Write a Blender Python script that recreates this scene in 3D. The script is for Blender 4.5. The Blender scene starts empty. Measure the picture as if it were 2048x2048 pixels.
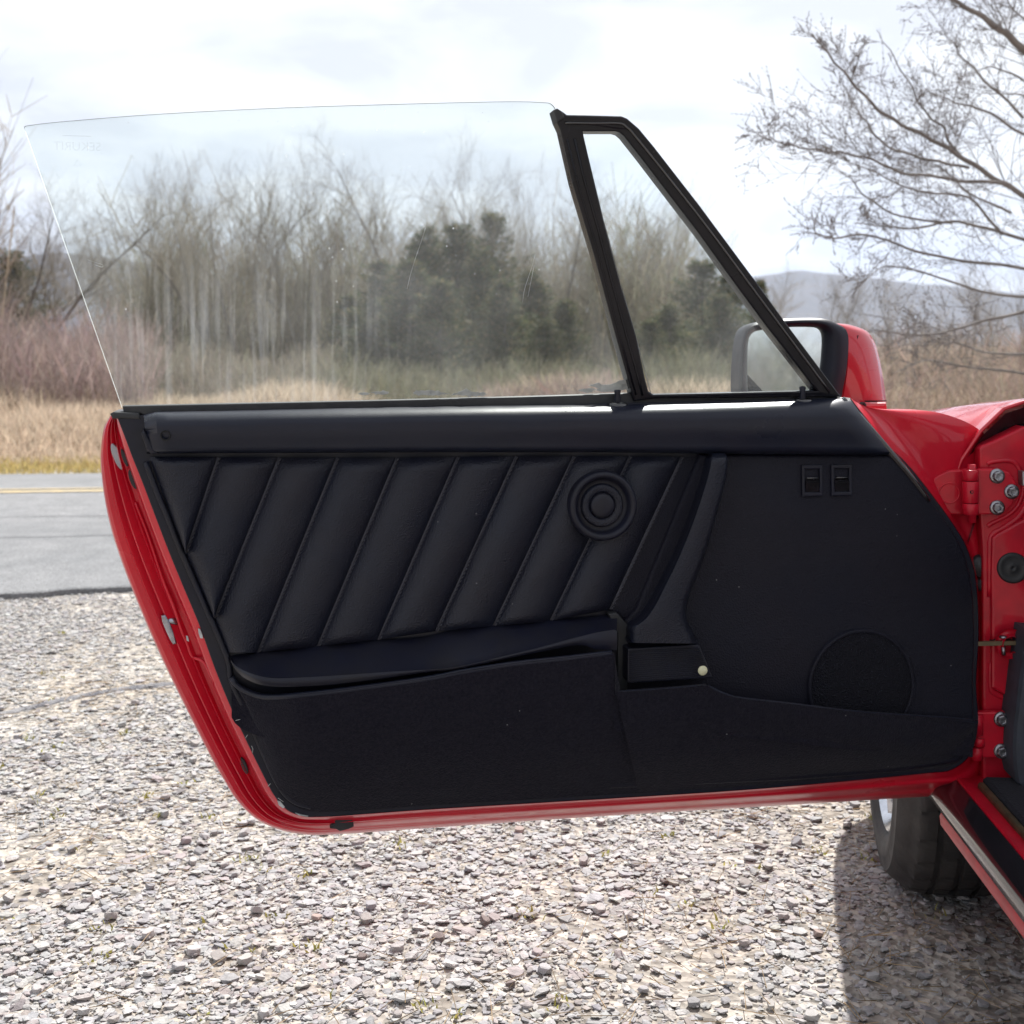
import bpy, bmesh, math, random
import numpy as np
from mathutils import Vector, Matrix, noise
from mathutils.geometry import tessellate_polygon
R = math.radians
rng = np.random.default_rng(7)
random.seed(7)
scene = bpy.context.scene
COL = scene.collection

# ------------------------------------------------------------------ camera
FPX, HOR, EYE = 2500.0, 690.0, 1.03          # focal length in px of a 2048 picture, horizon row, eye height
cam_d = bpy.data.cameras.new('camera'); cam = bpy.data.objects.new('camera', cam_d); COL.objects.link(cam)
cam.location = (0, 0, EYE); cam.rotation_euler = (R(90), 0, 0)
cam_d.sensor_width = 36; cam_d.lens = 36 * FPX / 2048
cam_d.shift_y = -(1024 - HOR) / 2048
cam_d.clip_start = 0.05; cam_d.clip_end = 6000
cam_d.dof.use_dof = True; cam_d.dof.focus_distance = 1.86; cam_d.dof.aperture_fstop = 8.0
scene.camera = cam
scene.render.resolution_x = 1024; scene.render.resolution_y = 1024

# ------------------------------------------------------------------ light
SUN_AZ, SUN_EL = 18.5, 47.0                  # degrees right of the view axis, above the horizon
scene.view_settings.view_transform = 'Standard'; scene.view_settings.look = 'None'
scene.view_settings.exposure = 0.95; scene.view_settings.gamma = 1
scene.view_settings.use_curve_mapping = False
world = bpy.data.worlds.new('World'); scene.world = world; world.use_nodes = True
nt = world.node_tree; nt.nodes.clear()
def N(tree, typ, **kw):
    n = tree.nodes.new(typ)
    for k, v in kw.items():
        if k in n.inputs.keys() if hasattr(n, 'inputs') else False: n.inputs[k].default_value = v
        else: setattr(n, k, v)
    return n
out = nt.nodes.new('ShaderNodeOutputWorld'); bg = nt.nodes.new('ShaderNodeBackground')
sky = nt.nodes.new('ShaderNodeTexSky'); sky.sky_type = 'NISHITA'; sky.sun_disc = False
sky.sun_elevation = R(SUN_EL); sky.sun_rotation = R(SUN_AZ); sky.altitude = 100; sky.dust_density = 2
bg.inputs['Strength'].default_value = 0.1
tc = nt.nodes.new('ShaderNodeTexCoord')
sep = nt.nodes.new('ShaderNodeSeparateXYZ'); nt.links.new(tc.outputs['Generated'], sep.inputs[0])
add = nt.nodes.new('ShaderNodeMath'); add.operation = 'ADD'; add.inputs[1].default_value = 0.22
mx0 = nt.nodes.new('ShaderNodeMath'); mx0.operation = 'MAXIMUM'; mx0.inputs[1].default_value = 0.0
nt.links.new(sep.outputs['Z'], mx0.inputs[0]); nt.links.new(mx0.outputs[0], add.inputs[0])
dv = nt.nodes.new('ShaderNodeVectorMath'); dv.operation = 'DIVIDE'
cmb = nt.nodes.new('ShaderNodeCombineXYZ')
for i in range(3): nt.links.new(add.outputs[0], cmb.inputs[i])
nt.links.new(tc.outputs['Generated'], dv.inputs[0]); nt.links.new(cmb.outputs[0], dv.inputs[1])
cn = nt.nodes.new('ShaderNodeTexNoise'); cn.inputs['Scale'].default_value = 2.7; cn.inputs['Detail'].default_value = 8
cn.inputs['Roughness'].default_value = 0.5; cn.inputs['Distortion'].default_value = 0.35
nt.links.new(dv.outputs[0], cn.inputs['Vector'])
cr1 = nt.nodes.new('ShaderNodeValToRGB')
cr1.color_ramp.elements[0].position = 0.40; cr1.color_ramp.elements[0].color = (4.3, 4.4, 4.68, 1)
cr1.color_ramp.elements[1].position = 0.56; cr1.color_ramp.elements[1].color = (5.4, 5.45, 5.5, 1)
e_ = cr1.color_ramp.elements.new(0.47); e_.color = (4.85, 4.95, 5.15, 1)
nt.links.new(cn.outputs['Fac'], cr1.inputs[0])
mixs = nt.nodes.new('ShaderNodeMixRGB'); mixs.inputs[0].default_value = 0.93
nt.links.new(sky.outputs[0], mixs.inputs[1]); nt.links.new(cr1.outputs[0], mixs.inputs[2])
nt.links.new(mixs.outputs[0], bg.inputs['Color']); nt.links.new(bg.outputs[0], out.inputs[0])

sd = Vector((math.sin(R(SUN_AZ)) * math.cos(R(SUN_EL)), math.cos(R(SUN_AZ)) * math.cos(R(SUN_EL)), math.sin(R(SUN_EL))))
sl = bpy.data.lights.new('sun', 'SUN'); sl.energy = 4.5; sl.angle = R(0.5); sl.color = (1, 0.97, 0.93)
so = bpy.data.objects.new('sun', sl); COL.objects.link(so); so.location = (0, 0, 30)
so.rotation_euler = sd.to_track_quat('Z', 'Y').to_euler()

# ------------------------------------------------------------------ materials
def mat(name, col, rough=0.6, metal=0.0, spec=0.5, nscale=0, ncol=None, bump=0, bscale=200, coat=0, vary=0.0,
        attr=None, coatr=0.05, ndetail=4, aniso=None, sheen=0, coord='Object', bvor=False, speck=0):
    m = bpy.data.materials.new(name); m.use_nodes = True; t = m.node_tree; b = t.nodes['Principled BSDF']
    b.inputs['Base Color'].default_value = (*col, 1); b.inputs['Roughness'].default_value = rough
    b.inputs['Metallic'].default_value = metal; b.inputs['Specular IOR Level'].default_value = spec
    b.inputs['Coat Weight'].default_value = coat; b.inputs['Coat Roughness'].default_value = coatr
    b.inputs['Sheen Weight'].default_value = sheen
    tcn = t.nodes.new('ShaderNodeTexCoord'); src = tcn.outputs[coord]
    if aniso:
        mp = t.nodes.new('ShaderNodeMapping'); mp.inputs['Scale'].default_value = aniso
        t.links.new(src, mp.inputs[0]); src = mp.outputs[0]
    if rough > .15:
        nr = t.nodes.new('ShaderNodeTexNoise'); nr.inputs['Scale'].default_value = 7; nr.inputs['Detail'].default_value = 6; t.links.new(src, nr.inputs['Vector'])
        rr_ = t.nodes.new('ShaderNodeMapRange'); rr_.inputs[1].default_value = .3; rr_.inputs[2].default_value = .7; rr_.inputs[3].default_value = rough * .80; rr_.inputs[4].default_value = min(1, rough * 1.25)
        t.links.new(nr.outputs[0], rr_.inputs[0]); t.links.new(rr_.outputs[0], b.inputs['Roughness'])
    last = None
    if nscale:
        n = t.nodes.new('ShaderNodeTexNoise'); n.inputs['Scale'].default_value = nscale; n.inputs['Detail'].default_value = ndetail
        t.links.new(src, n.inputs['Vector'])
        rp = t.nodes.new('ShaderNodeValToRGB'); rp.color_ramp.elements[0].position = 0.35; rp.color_ramp.elements[1].position = 0.65
        rp.color_ramp.elements[0].color = (*col, 1); rp.color_ramp.elements[1].color = (*(ncol or col), 1)
        t.links.new(n.outputs['Fac'], rp.inputs[0]); last = rp.outputs[0]
    if attr:
        a = t.nodes.new('ShaderNodeAttribute'); a.attribute_name = attr
        if last is not None:
            mm = t.nodes.new('ShaderNodeMixRGB'); mm.blend_type = 'MULTIPLY'; mm.inputs[0].default_value = 1
            t.links.new(last, mm.inputs[1]); t.links.new(a.outputs['Color'], mm.inputs[2]); last = mm.outputs[0]
        else: last = a.outputs['Color']
    if vary:
        oi = t.nodes.new('ShaderNodeObjectInfo'); hv = t.nodes.new('ShaderNodeHueSaturation')
        mr = t.nodes.new('ShaderNodeMapRange'); mr.inputs[3].default_value = 1 - vary; mr.inputs[4].default_value = 1 + vary
        t.links.new(oi.outputs['Random'], mr.inputs[0]); t.links.new(mr.outputs[0], hv.inputs['Value'])
        if last is not None: t.links.new(last, hv.inputs['Color'])
        else: hv.inputs['Color'].default_value = (*col, 1)
        last = hv.outputs[0]
    if speck:
        v1 = t.nodes.new('ShaderNodeTexVoronoi'); v1.inputs['Scale'].default_value = 55; t.links.new(src, v1.inputs['Vector'])
        ma = t.nodes.new('ShaderNodeMath'); ma.operation = 'LESS_THAN'; ma.inputs[1].default_value = .055; t.links.new(v1.outputs['Distance'], ma.inputs[0])
        sc_ = t.nodes.new('ShaderNodeSeparateColor'); t.links.new(v1.outputs['Color'], sc_.inputs[0]); mb2 = t.nodes.new('ShaderNodeMath'); mb2.operation = 'LESS_THAN'; mb2.inputs[1].default_value = speck; t.links.new(sc_.outputs[0], mb2.inputs[0])
        mu = t.nodes.new('ShaderNodeMath'); mu.operation = 'MULTIPLY'; t.links.new(ma.outputs[0], mu.inputs[0]); t.links.new(mb2.outputs[0], mu.inputs[1])
        ms = t.nodes.new('ShaderNodeMixRGB'); t.links.new(mu.outputs[0], ms.inputs[0]); t.links.new(last, ms.inputs[1]); ms.inputs[2].default_value = (.16, .16, .17, 1); last = ms.outputs[0]
    if last is not None: t.links.new(last, b.inputs['Base Color'])
    if bump:
        if bvor:
            n2 = t.nodes.new('ShaderNodeTexVoronoi'); n2.inputs['Scale'].default_value = bscale; o2 = n2.outputs['Distance']
        else:
            n2 = t.nodes.new('ShaderNodeTexNoise'); n2.inputs['Scale'].default_value = bscale; n2.inputs['Detail'].default_value = 3; o2 = n2.outputs['Fac']
        t.links.new(src, n2.inputs['Vector'])
        bp = t.nodes.new('ShaderNodeBump'); bp.inputs['Strength'].default_value = bump; bp.inputs['Distance'].default_value = 0.01
        t.links.new(o2, bp.inputs['Height']); t.links.new(bp.outputs[0], b.inputs['Normal'])
    return m

RED = (0.50, 0.006, 0.022)
M_red = mat('red_paint', RED, 0.32, spec=.2, coat=.4, coatr=0.05, nscale=7, ncol=(0.44, 0.005, 0.020))
M_redsh = mat('red_paint_jamb', RED, 0.4, spec=.2, coat=0.3, coatr=0.10, nscale=30, ncol=(0.38, 0.006, 0.02), bump=0.02, bscale=60)
M_redex = mat('exterior_red_paint', RED, 0.3, spec=.3, coat=0.9, coatr=0.03, nscale=3, ncol=(0.46, 0.006, 0.02))
M_vinyl = mat('black_vinyl', (0.0062, 0.0080, 0.0175), 0.41, spec=0.30, speck=.08, nscale=12, ncol=(0.0088, 0.0092, 0.0170), bump=0.22, bscale=420, bvor=True)
M_panel = mat('black_panel_vinyl', (0.0065, 0.0072, 0.0145), 0.5, spec=0.16, speck=.10, nscale=5, ncol=(0.0095, 0.0088, 0.0150), bump=0.22, bscale=420, bvor=True)
M_cap = mat('belt_vinyl', (0.0075, 0.0100, 0.0210), 0.34, spec=0.28, nscale=9, ncol=(0.0115, 0.0125, 0.0230), bump=0.08, bscale=800, bvor=True)
M_plastic = mat('black_plastic', (0.0070, 0.0080, 0.0185), 0.40, spec=0.27, nscale=25, ncol=(0.010, 0.010, 0.016), bump=0.04, bscale=500)
M_carpet = mat('black_carpet', (0.0075, 0.0072, 0.0130), 0.95, spec=0.05, speck=.16, nscale=260, ncol=(0.0145, 0.0134, 0.0200), bump=0.45, bscale=420, sheen=0.05)
M_rubber = mat('black_rubber', (0.012, 0.013, 0.016), 0.6, nscale=40, ncol=(0.02, 0.02, 0.023), bump=0.05, bscale=300)
M_gloss = mat('black_gloss', (0.01, 0.01, 0.012), 0.16, coat=0.8, nscale=30, ncol=(0.016, 0.013, 0.016), bump=0.015, bscale=30)
M_frame = mat('satin_black_frame', (0.006, 0.0065, 0.010), 0.25, spec=0.25, nscale=20, ncol=(0.010, 0.009, 0.013), bump=0.02, bscale=80)
M_steel = mat('zinc_steel', (0.27, 0.27, 0.30), 0.38, metal=1, nscale=60, ncol=(0.3, 0.3, 0.32), bump=0.1, bscale=200)
M_chrome = mat('chrome', (0.36, 0.37, 0.42), 0.2, metal=1, nscale=60, ncol=(0.16, 0.17, 0.20))
M_brass = mat('brown_strap_steel', (0.16, 0.12, 0.07), 0.45, metal=0.6, nscale=40, ncol=(0.10, 0.08, 0.05))
M_dark = mat('dark_hole', (0.004, 0.004, 0.005), 0.9)
M_cream = mat('cream_plastic', (0.62, 0.60, 0.40), 0.4, nscale=200, ncol=(0.55, 0.54, 0.38))
M_thread = mat('thread', (0.052, 0.052, 0.066), 0.7, spec=0.3)
M_residue = mat('pale_residue', (0.42, 0.43, 0.42), 0.8, nscale=90, ncol=(0.3, 0.31, 0.3), bump=0.2, bscale=300)
M_chip = mat('bare_primer', (0.5, 0.52, 0.52), 0.6, nscale=80, ncol=(0.35, 0.36, 0.36))
M_mirror = mat('mirror', (0.82, 0.86, 0.86), 0.03, metal=1)
M_tyre = mat('tyre_rubber', (0.016, 0.015, 0.016), 0.6, nscale=18, ncol=(0.034, 0.031, 0.030), bump=0.12, bscale=90)
M_grille = mat('speaker_mesh', (0.0075, 0.0076, 0.0125), 0.6, spec=.14, bump=0.6, bscale=420, bvor=True)

def glass_mat(name, tint, streaks):
    m = bpy.data.materials.new(name); m.use_nodes = True; t = m.node_tree; t.nodes.clear()
    o = t.nodes.new('ShaderNodeOutputMaterial'); tr = t.nodes.new('ShaderNodeBsdfTransparent'); tr.inputs[0].default_value = (*tint, 1)
    gl = t.nodes.new('ShaderNodeBsdfGlossy'); gl.inputs['Roughness'].default_value = 0.0
    fr = t.nodes.new('ShaderNodeFresnel'); fr.inputs['IOR'].default_value = 1.5
    fm = t.nodes.new('ShaderNodeMath'); fm.operation = 'MULTIPLY'; fm.inputs[1].default_value = 0.7
    t.links.new(fr.outputs[0], fm.inputs[0])
    mx = t.nodes.new('ShaderNodeMixShader'); t.links.new(fm.outputs[0], mx.inputs[0]); t.links.new(tr.outputs[0], mx.inputs[1]); t.links.new(gl.outputs[0], mx.inputs[2])
    df = t.nodes.new('ShaderNodeBsdfTranslucent'); df.inputs[0].default_value = (0.75, 0.78, 0.80, 1)
    dd = t.nodes.new('ShaderNodeBsdfDiffuse'); dd.inputs[0].default_value = (0.62, 0.65, 0.68, 1)
    ds = t.nodes.new('ShaderNodeMixShader'); ds.inputs[0].default_value = 0.5; t.links.new(df.outputs[0], ds.inputs[1]); t.links.new(dd.outputs[0], ds.inputs[2])
    tcn = t.nodes.new('ShaderNodeTexCoord')
    sx = t.nodes.new('ShaderNodeSeparateXYZ'); t.links.new(tcn.outputs['Object'], sx.inputs[0])
    # wiped streaks running down the pane, broad smudges and dust specks
    mp = t.nodes.new('ShaderNodeMapping'); mp.inputs['Scale'].default_value = (85, 1, 5); t.links.new(tcn.outputs['Object'], mp.inputs[0])
    n1 = t.nodes.new('ShaderNodeTexNoise'); n1.inputs['Scale'].default_value = 1; n1.inputs['Detail'].default_value = 3; t.links.new(mp.outputs[0], n1.inputs['Vector'])
    r1 = t.nodes.new('ShaderNodeMapRange'); r1.inputs[1].default_value = 0.5; r1.inputs[2].default_value = 0.8; r1.inputs[3].default_value = 0; r1.inputs[4].default_value = 0.20 * streaks
    t.links.new(n1.outputs[0], r1.inputs[0])
    # streaks sit in the left lower half of the pane
    gx = t.nodes.new('ShaderNodeMapRange'); gx.inputs[1].default_value = 0.42; gx.inputs[2].default_value = 0.28; gx.inputs[3].default_value = 0.08; gx.inputs[4].default_value = 1
    t.links.new(sx.outputs['X'], gx.inputs[0])
    gz = t.nodes.new('ShaderNodeMapRange'); gz.inputs[1].default_value = 1.19; gz.inputs[2].default_value = 1.06; gz.inputs[3].default_value = 0.0; gz.inputs[4].default_value = 1
    t.links.new(sx.outputs['Z'], gz.inputs[0])
    g1 = t.nodes.new('ShaderNodeMath'); g1.operation = 'MULTIPLY'; t.links.new(gx.outputs[0], g1.inputs[0]); t.links.new(gz.outputs[0], g1.inputs[1])
    g2 = t.nodes.new('ShaderNodeMath'); g2.operation = 'MULTIPLY'; t.links.new(g1.outputs[0], g2.inputs[0]); t.links.new(r1.outputs[0], g2.inputs[1])
    n2 = t.nodes.new('ShaderNodeTexNoise'); n2.inputs['Scale'].default_value = 6; n2.inputs['Detail'].default_value = 5; t.links.new(tcn.outputs['Object'], n2.inputs['Vector'])
    r2 = t.nodes.new('ShaderNodeMapRange'); r2.inputs[1].default_value = 0.35; r2.inputs[2].default_value = 0.8; r2.inputs[3].default_value = 0.02; r2.inputs[4].default_value = 0.11
    t.links.new(n2.outputs[0], r2.inputs[0])
    vo = t.nodes.new('ShaderNodeTexVoronoi'); vo.inputs['Scale'].default_value = 75; t.links.new(tcn.outputs['Object'], vo.inputs['Vector'])
    r3 = t.nodes.new('ShaderNodeMapRange'); r3.inputs[1].default_value = 0.10; r3.inputs[2].default_value = 0.05; r3.inputs[3].default_value = 0; r3.inputs[4].default_value = 0.75
    t.links.new(vo.outputs['Distance'], r3.inputs[0])
    nz = t.nodes.new('ShaderNodeTexNoise'); nz.inputs['Scale'].default_value = 4.5; t.links.new(tcn.outputs['Object'], nz.inputs['Vector'])
    r4 = t.nodes.new('ShaderNodeMapRange'); r4.inputs[1].default_value = 0.50; r4.inputs[2].default_value = 0.62; t.links.new(nz.outputs[0], r4.inputs[0])
    m3 = t.nodes.new('ShaderNodeMath'); m3.operation = 'MULTIPLY'; t.links.new(r3.outputs[0], m3.inputs[0]); t.links.new(r4.outputs[0], m3.inputs[1])
    s1 = t.nodes.new('ShaderNodeMath'); s1.operation = 'ADD'; t.links.new(g2.outputs[0], s1.inputs[0]); t.links.new(r2.outputs[0], s1.inputs[1])
    s2 = t.nodes.new('ShaderNodeMath'); s2.operation = 'MAXIMUM'; t.links.new(s1.outputs[0], s2.inputs[0]); t.links.new(m3.outputs[0], s2.inputs[1])
    fin = t.nodes.new('ShaderNodeMixShader'); t.links.new(s2.outputs[0], fin.inputs[0]); t.links.new(mx.outputs[0], fin.inputs[1]); t.links.new(ds.outputs[0], fin.inputs[2])
    t.links.new(fin.outputs[0], o.inputs[0])
    return m
M_glass = glass_mat('window_glass', (0.885, 0.925, 0.90), 1.0)
M_qglass = glass_mat('quarter_glass', (0.90, 0.95, 0.94), 0.4)
M_gedge = mat('glass_edge', (0.10, 0.13, 0.13), 0.3, spec=0.6)
M_gedge2 = mat('pale_glass_edge', (0.75, 0.8, 0.8), 0.4, spec=0.6)  # paler edge colour, used on the left edge of the pane only

# ------------------------------------------------------------------ mesh helpers
def link(name, me, parent=None):
    o = bpy.data.objects.new(name, me); COL.objects.link(o)
    if parent is not None: o.parent = parent
    return o
def mesh_np(name, verts, faces, mats, parent=None, smooth=False, tint=None, mi=None):
    """verts (n,3); faces (m,k) array with equal k"""
    verts = np.asarray(verts, dtype=np.float32); faces = np.asarray(faces, dtype=np.int32)
    me = bpy.data.meshes.new(name); k = faces.shape[1]
    me.vertices.add(len(verts)); me.vertices.foreach_set('co', verts.ravel())
    me.loops.add(faces.size); me.loops.foreach_set('vertex_index', faces.ravel())
    me.polygons.add(len(faces)); me.polygons.foreach_set('loop_start', np.arange(0, faces.size, k, dtype=np.int32))
    me.polygons.foreach_set('loop_total', np.full(len(faces), k, dtype=np.int32))
    me.polygons.foreach_set('use_smooth', np.full(len(faces), smooth))
    for m in (mats if isinstance(mats, (list, tuple)) else [mats]): me.materials.append(m)
    if mi is not None: me.polygons.foreach_set('material_index', np.asarray(mi, dtype=np.int32))
    me.update(calc_edges=True)
    if tint is not None:
        a = me.color_attributes.new('tint', 'FLOAT_COLOR', 'POINT'); a.data.foreach_set('color', np.asarray(tint, dtype=np.float32).ravel())
    return link(name, me, parent)
class MB:
    """collects polygons of one part"""
    def __init__(s): s.v = []; s.f = []; s.m = []; s.sm = []
    def quadgrid(s, rows, mi=0, smooth=True, closed=False):
        b = len(s.v); n = len(rows[0])
        for r in rows: s.v += [tuple(p) for p in r]
        for i in range(len(rows) - 1):
            for j in range(n if closed else n - 1):
                a, c = b + i * n + j, b + i * n + (j + 1) % n
                s.f.append((a, c, c + n, a + n)); s.m.append(mi); s.sm.append(smooth)
        return s
    def poly(s, pts, tris, mi=0, flip=False, smooth=False):
        b = len(s.v); s.v += [tuple(p) for p in pts]
        for t in tris:
            t = tuple(b + i for i in t)
            s.f.append(t[::-1] if flip else t); s.m.append(mi); s.sm.append(smooth)
        return s
    def box(s, c, d, rot=None, mi=0, ch=0.0):
        b = len(s.v); M = rot or Matrix.Identity(3)
        for z in (-1, 1):
            for y in (-1, 1):
                for x in (-1, 1): s.v.append(tuple(Vector(c) + M @ Vector((x * d[0] / 2, y * d[1] / 2, z * d[2] / 2))))
        for f in ((0, 2, 3, 1), (4, 5, 7, 6), (0, 1, 5, 4), (2, 6, 7, 3), (0, 4, 6, 2), (1, 3, 7, 5)):
            s.f.append(tuple(b + i for i in f)); s.m.append(mi); s.sm.append(False)
        return s
    def tube(s, pts, r, n=8, mi=0, cap=True):
        pts = [Vector(p) for p in pts]; rr = r if isinstance(r, (list, tuple)) else [r] * len(pts)
        rows = []; prev = None
        for i, p in enumerate(pts):
            t = (pts[min(i + 1, len(pts) - 1)] - pts[max(i - 1, 0)]).normalized()
            u = (prev - t * prev.dot(t)) if prev is not None else t.orthogonal()
            u.normalize(); prev = u; w = t.cross(u)
            rows.append([p + (u * math.cos(a) + w * math.sin(a)) * rr[i] for a in [2 * math.pi * k / n for k in range(n)]])
        s.quadgrid(rows, mi, True, True)
        if cap:
            for row, fl in ((rows[0], True), (rows[-1], False)):
                s.poly(row, [tuple(range(n))], mi, fl)
        return s
    def lathe(s, prof, c, ax, n=32, mi=0, ang=(0, 360)):
        """prof: (radius, height along ax)"""
        ax = Vector(ax).normalized(); u = ax.orthogonal().normalized(); w = ax.cross(u); c = Vector(c)
        rows = [[c + ax * h + (u * math.cos(a) + w * math.sin(a)) * r for a in [2 * math.pi * k / n for k in range(n)]] for r, h in prof]
        s.quadgrid(rows, mi, True, True); return s
    def build(s, name, mats, parent=None, autosmooth=None, weld=True):
        me = bpy.data.meshes.new(name); me.from_pydata(s.v, [], s.f)
        for m in (mats if isinstance(mats, (list, tuple)) else [mats]): me.materials.append(m)
        me.polygons.foreach_set('material_index', s.m); me.polygons.foreach_set('use_smooth', s.sm)
        bm = bmesh.new(); bm.from_mesh(me)
        if weld: bmesh.ops.remove_doubles(bm, verts=bm.verts, dist=1e-5)
        bmesh.ops.recalc_face_normals(bm, faces=bm.faces); bm.to_mesh(me); bm.free()
        if autosmooth: me.set_sharp_from_angle(angle=R(autosmooth))
        me.update(); return link(name, me, parent)
def tag(o, label=None, cat=None, group=None, kind=None):
    if label: o['label'] = label
    if cat: o['category'] = cat
    if group: o['group'] = group
    if kind: o['kind'] = kind
    return o
def empty(name, loc, rz=0):
    o = bpy.data.objects.new(name, None); COL.objects.link(o); o.location = loc; o.rotation_euler = (0, 0, rz); o.empty_display_size = 0.1
    return o
def crom(pts, n):
    """catmull-rom through pts, n samples per segment"""
    P = [np.array(p, float) for p in pts]; P = [2 * P[0] - P[1]] + P + [2 * P[-1] - P[-2]]; o = []
    for i in range(1, len(P) - 2):
        for k in range(n):
            t = k / n
            o.append(0.5 * ((2 * P[i]) + (-P[i-1] + P[i+1]) * t + (2*P[i-1] - 5*P[i] + 4*P[i+1] - P[i+2]) * t*t + (-P[i-1] + 3*P[i] - 3*P[i+1] + P[i+2]) * t**3))
    o.append(P[-2]); return [tuple(a) for a in o]
def resamp(pts, n):
    P = np.array(pts, float); d = np.r_[0, np.cumsum(np.linalg.norm(np.diff(P, axis=0), axis=1))]
    s = np.linspace(0, d[-1], n); return [tuple(np.interp(x, d, P[:, i]) for i in range(P.shape[1])) for x in s]
K = 2048 / 1932.0        # survey sheet of the door was measured on a 1932 px print
def C(x0, y0, w, pts):   # enlargement of the survey sheet -> same units
    k = w / 1932.0; return [((x0 + a * k) / K, (y0 + b * k) / K) for a, b in pts]

# ------------------------------------------------------------------ car frame
CARW = 1.62
caro = Vector((0.678, 1.98, 0)); cf = Vector((0.062, 1, 0)).normalized(); cr_ = Vector((cf.y, -cf.x, 0))
car = empty('sports_car', caro, -math.atan2(0.062, 1))
tag(car, 'red sports car with its left door open, standing on the gravel', 'car')
# the car's own space: x inboard (to the right), y forward, z up
D0 = Vector((-0.538, 1.715, 0)); DA = math.atan2(0.235, 1.221)
dt = Vector((math.cos(DA), math.sin(DA), 0)); dm = Vector((-math.sin(DA), math.cos(DA), 0))
ZB = 0.945     # belt height
def dl(x, y, w=0.0, k=0.0):
    """survey point -> door's own space (x along the door, y outward/away, z up) on the sheet w proud of the door card, leaning k"""
    d = Vector(((x * K - 1024) / FPX, 1.0, -(y * K - HOR) / FPX)); c0 = Vector((0, 0, EYE))
    a0 = (c0 - D0).dot(dm); a1 = d.dot(dm)
    q = (-w - k * (EYE - ZB) - a0) / (a1 + k * d.z)
    P = c0 + d * q - D0
    return Vector((P.dot(dt), P.dot(dm), P.z))
def carp(x, y, s=0.0):
    """survey point -> car space on a cross plane s ahead of the door post"""
    d = Vector(((x * K - 1024) / FPX, 1.0, -(y * K - HOR) / FPX)); c0 = Vector((0, 0, EYE)); o = caro + cf * s
    q = (o - c0).dot(cf) / d.dot(cf); P = c0 + d * q - caro
    return Vector((P.dot(cr_), P.dot(cf), P.z))

def inset(pl, c):
    n = len(pl); A = sum(pl[i][0] * pl[(i+1) % n][1] - pl[(i+1) % n][0] * pl[i][1] for i in range(n)); sg = 1 if A > 0 else -1; o = []
    for i in range(n):
        a, b, d = np.array(pl[i-1]), np.array(pl[i]), np.array(pl[(i+1) % n])
        e1 = (b - a) / (np.linalg.norm(b - a) + 1e-9); e2 = (d - b) / (np.linalg.norm(d - b) + 1e-9)
        nn = np.array([-e1[1] - e2[1], e1[0] + e2[0]]); L = np.linalg.norm(nn) + 1e-9; nn = nn / L
        cs = max(0.5, abs(nn.dot(np.array([-e1[1], e1[0]]))))
        o.append(tuple(b + nn * sg * c / cs))
    return o
def slab(mb, pts, w1, w0, ch=0.002, holes=(), proj=dl, k=0.0, mi=0, mis=None, seg=2):
    """pts: survey outline; front at w1, back at w0; chamfered front edge"""
    loops = [pts] + list(holes)
    def conv(lp, w): return [proj(a, b, w, k) if proj is dl else proj(a, b, -w) for a, b in lp]
    fl = []
    for li, lp in enumerate(loops):
        base = conv(lp, w1); pl = [(p.x, p.z) for p in base]
        rows = []
        back = [Vector((p.x, p.y + (w1 - w0) * (1 if proj is dl else 1), p.z)) for p in base]; rows.append(back)
        for j in range(seg + 1):
            a = math.pi / 2 * j / seg; ii = inset(pl, (1 if li == 0 else -1) * ch * (1 - math.cos(a)) ) if ch else pl
            rows.append([Vector((q[0], base[i].y + ch * (1 - math.sin(a)), q[1])) for i, q in enumerate(ii)])
        mb.quadgrid(rows, mi if mis is None else mis, False, True); fl.append(rows[-1])
    allp = [p for l in fl for p in l]
    tr = tessellate_polygon([[Vector((p.x, p.z, 0)) for p in l] for l in fl])
    mb.poly(allp, tr, mi)
    return mb
def patch(mb, A, B, wf, nv=10, k=0.0, mi=0, proj=dl, vm=1.0):
    """surface between survey curves A and B (same count); wf(u, v) = how proud"""
    n = len(A); rows = []
    for j in range(nv + 1):
        v = (j / nv) ** vm; rows.append([proj(A[i][0] + (B[i][0] - A[i][0]) * v, A[i][1] + (B[i][1] - A[i][1]) * v, wf(i / (n - 1), v), k) for i in range(n)])
    mb.quadgrid(rows, mi, True); return mb
sst = lambda a, b, x: (lambda t: t * t * (3 - 2 * t))(min(1, max(0, (x - a) / (b - a))))

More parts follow.
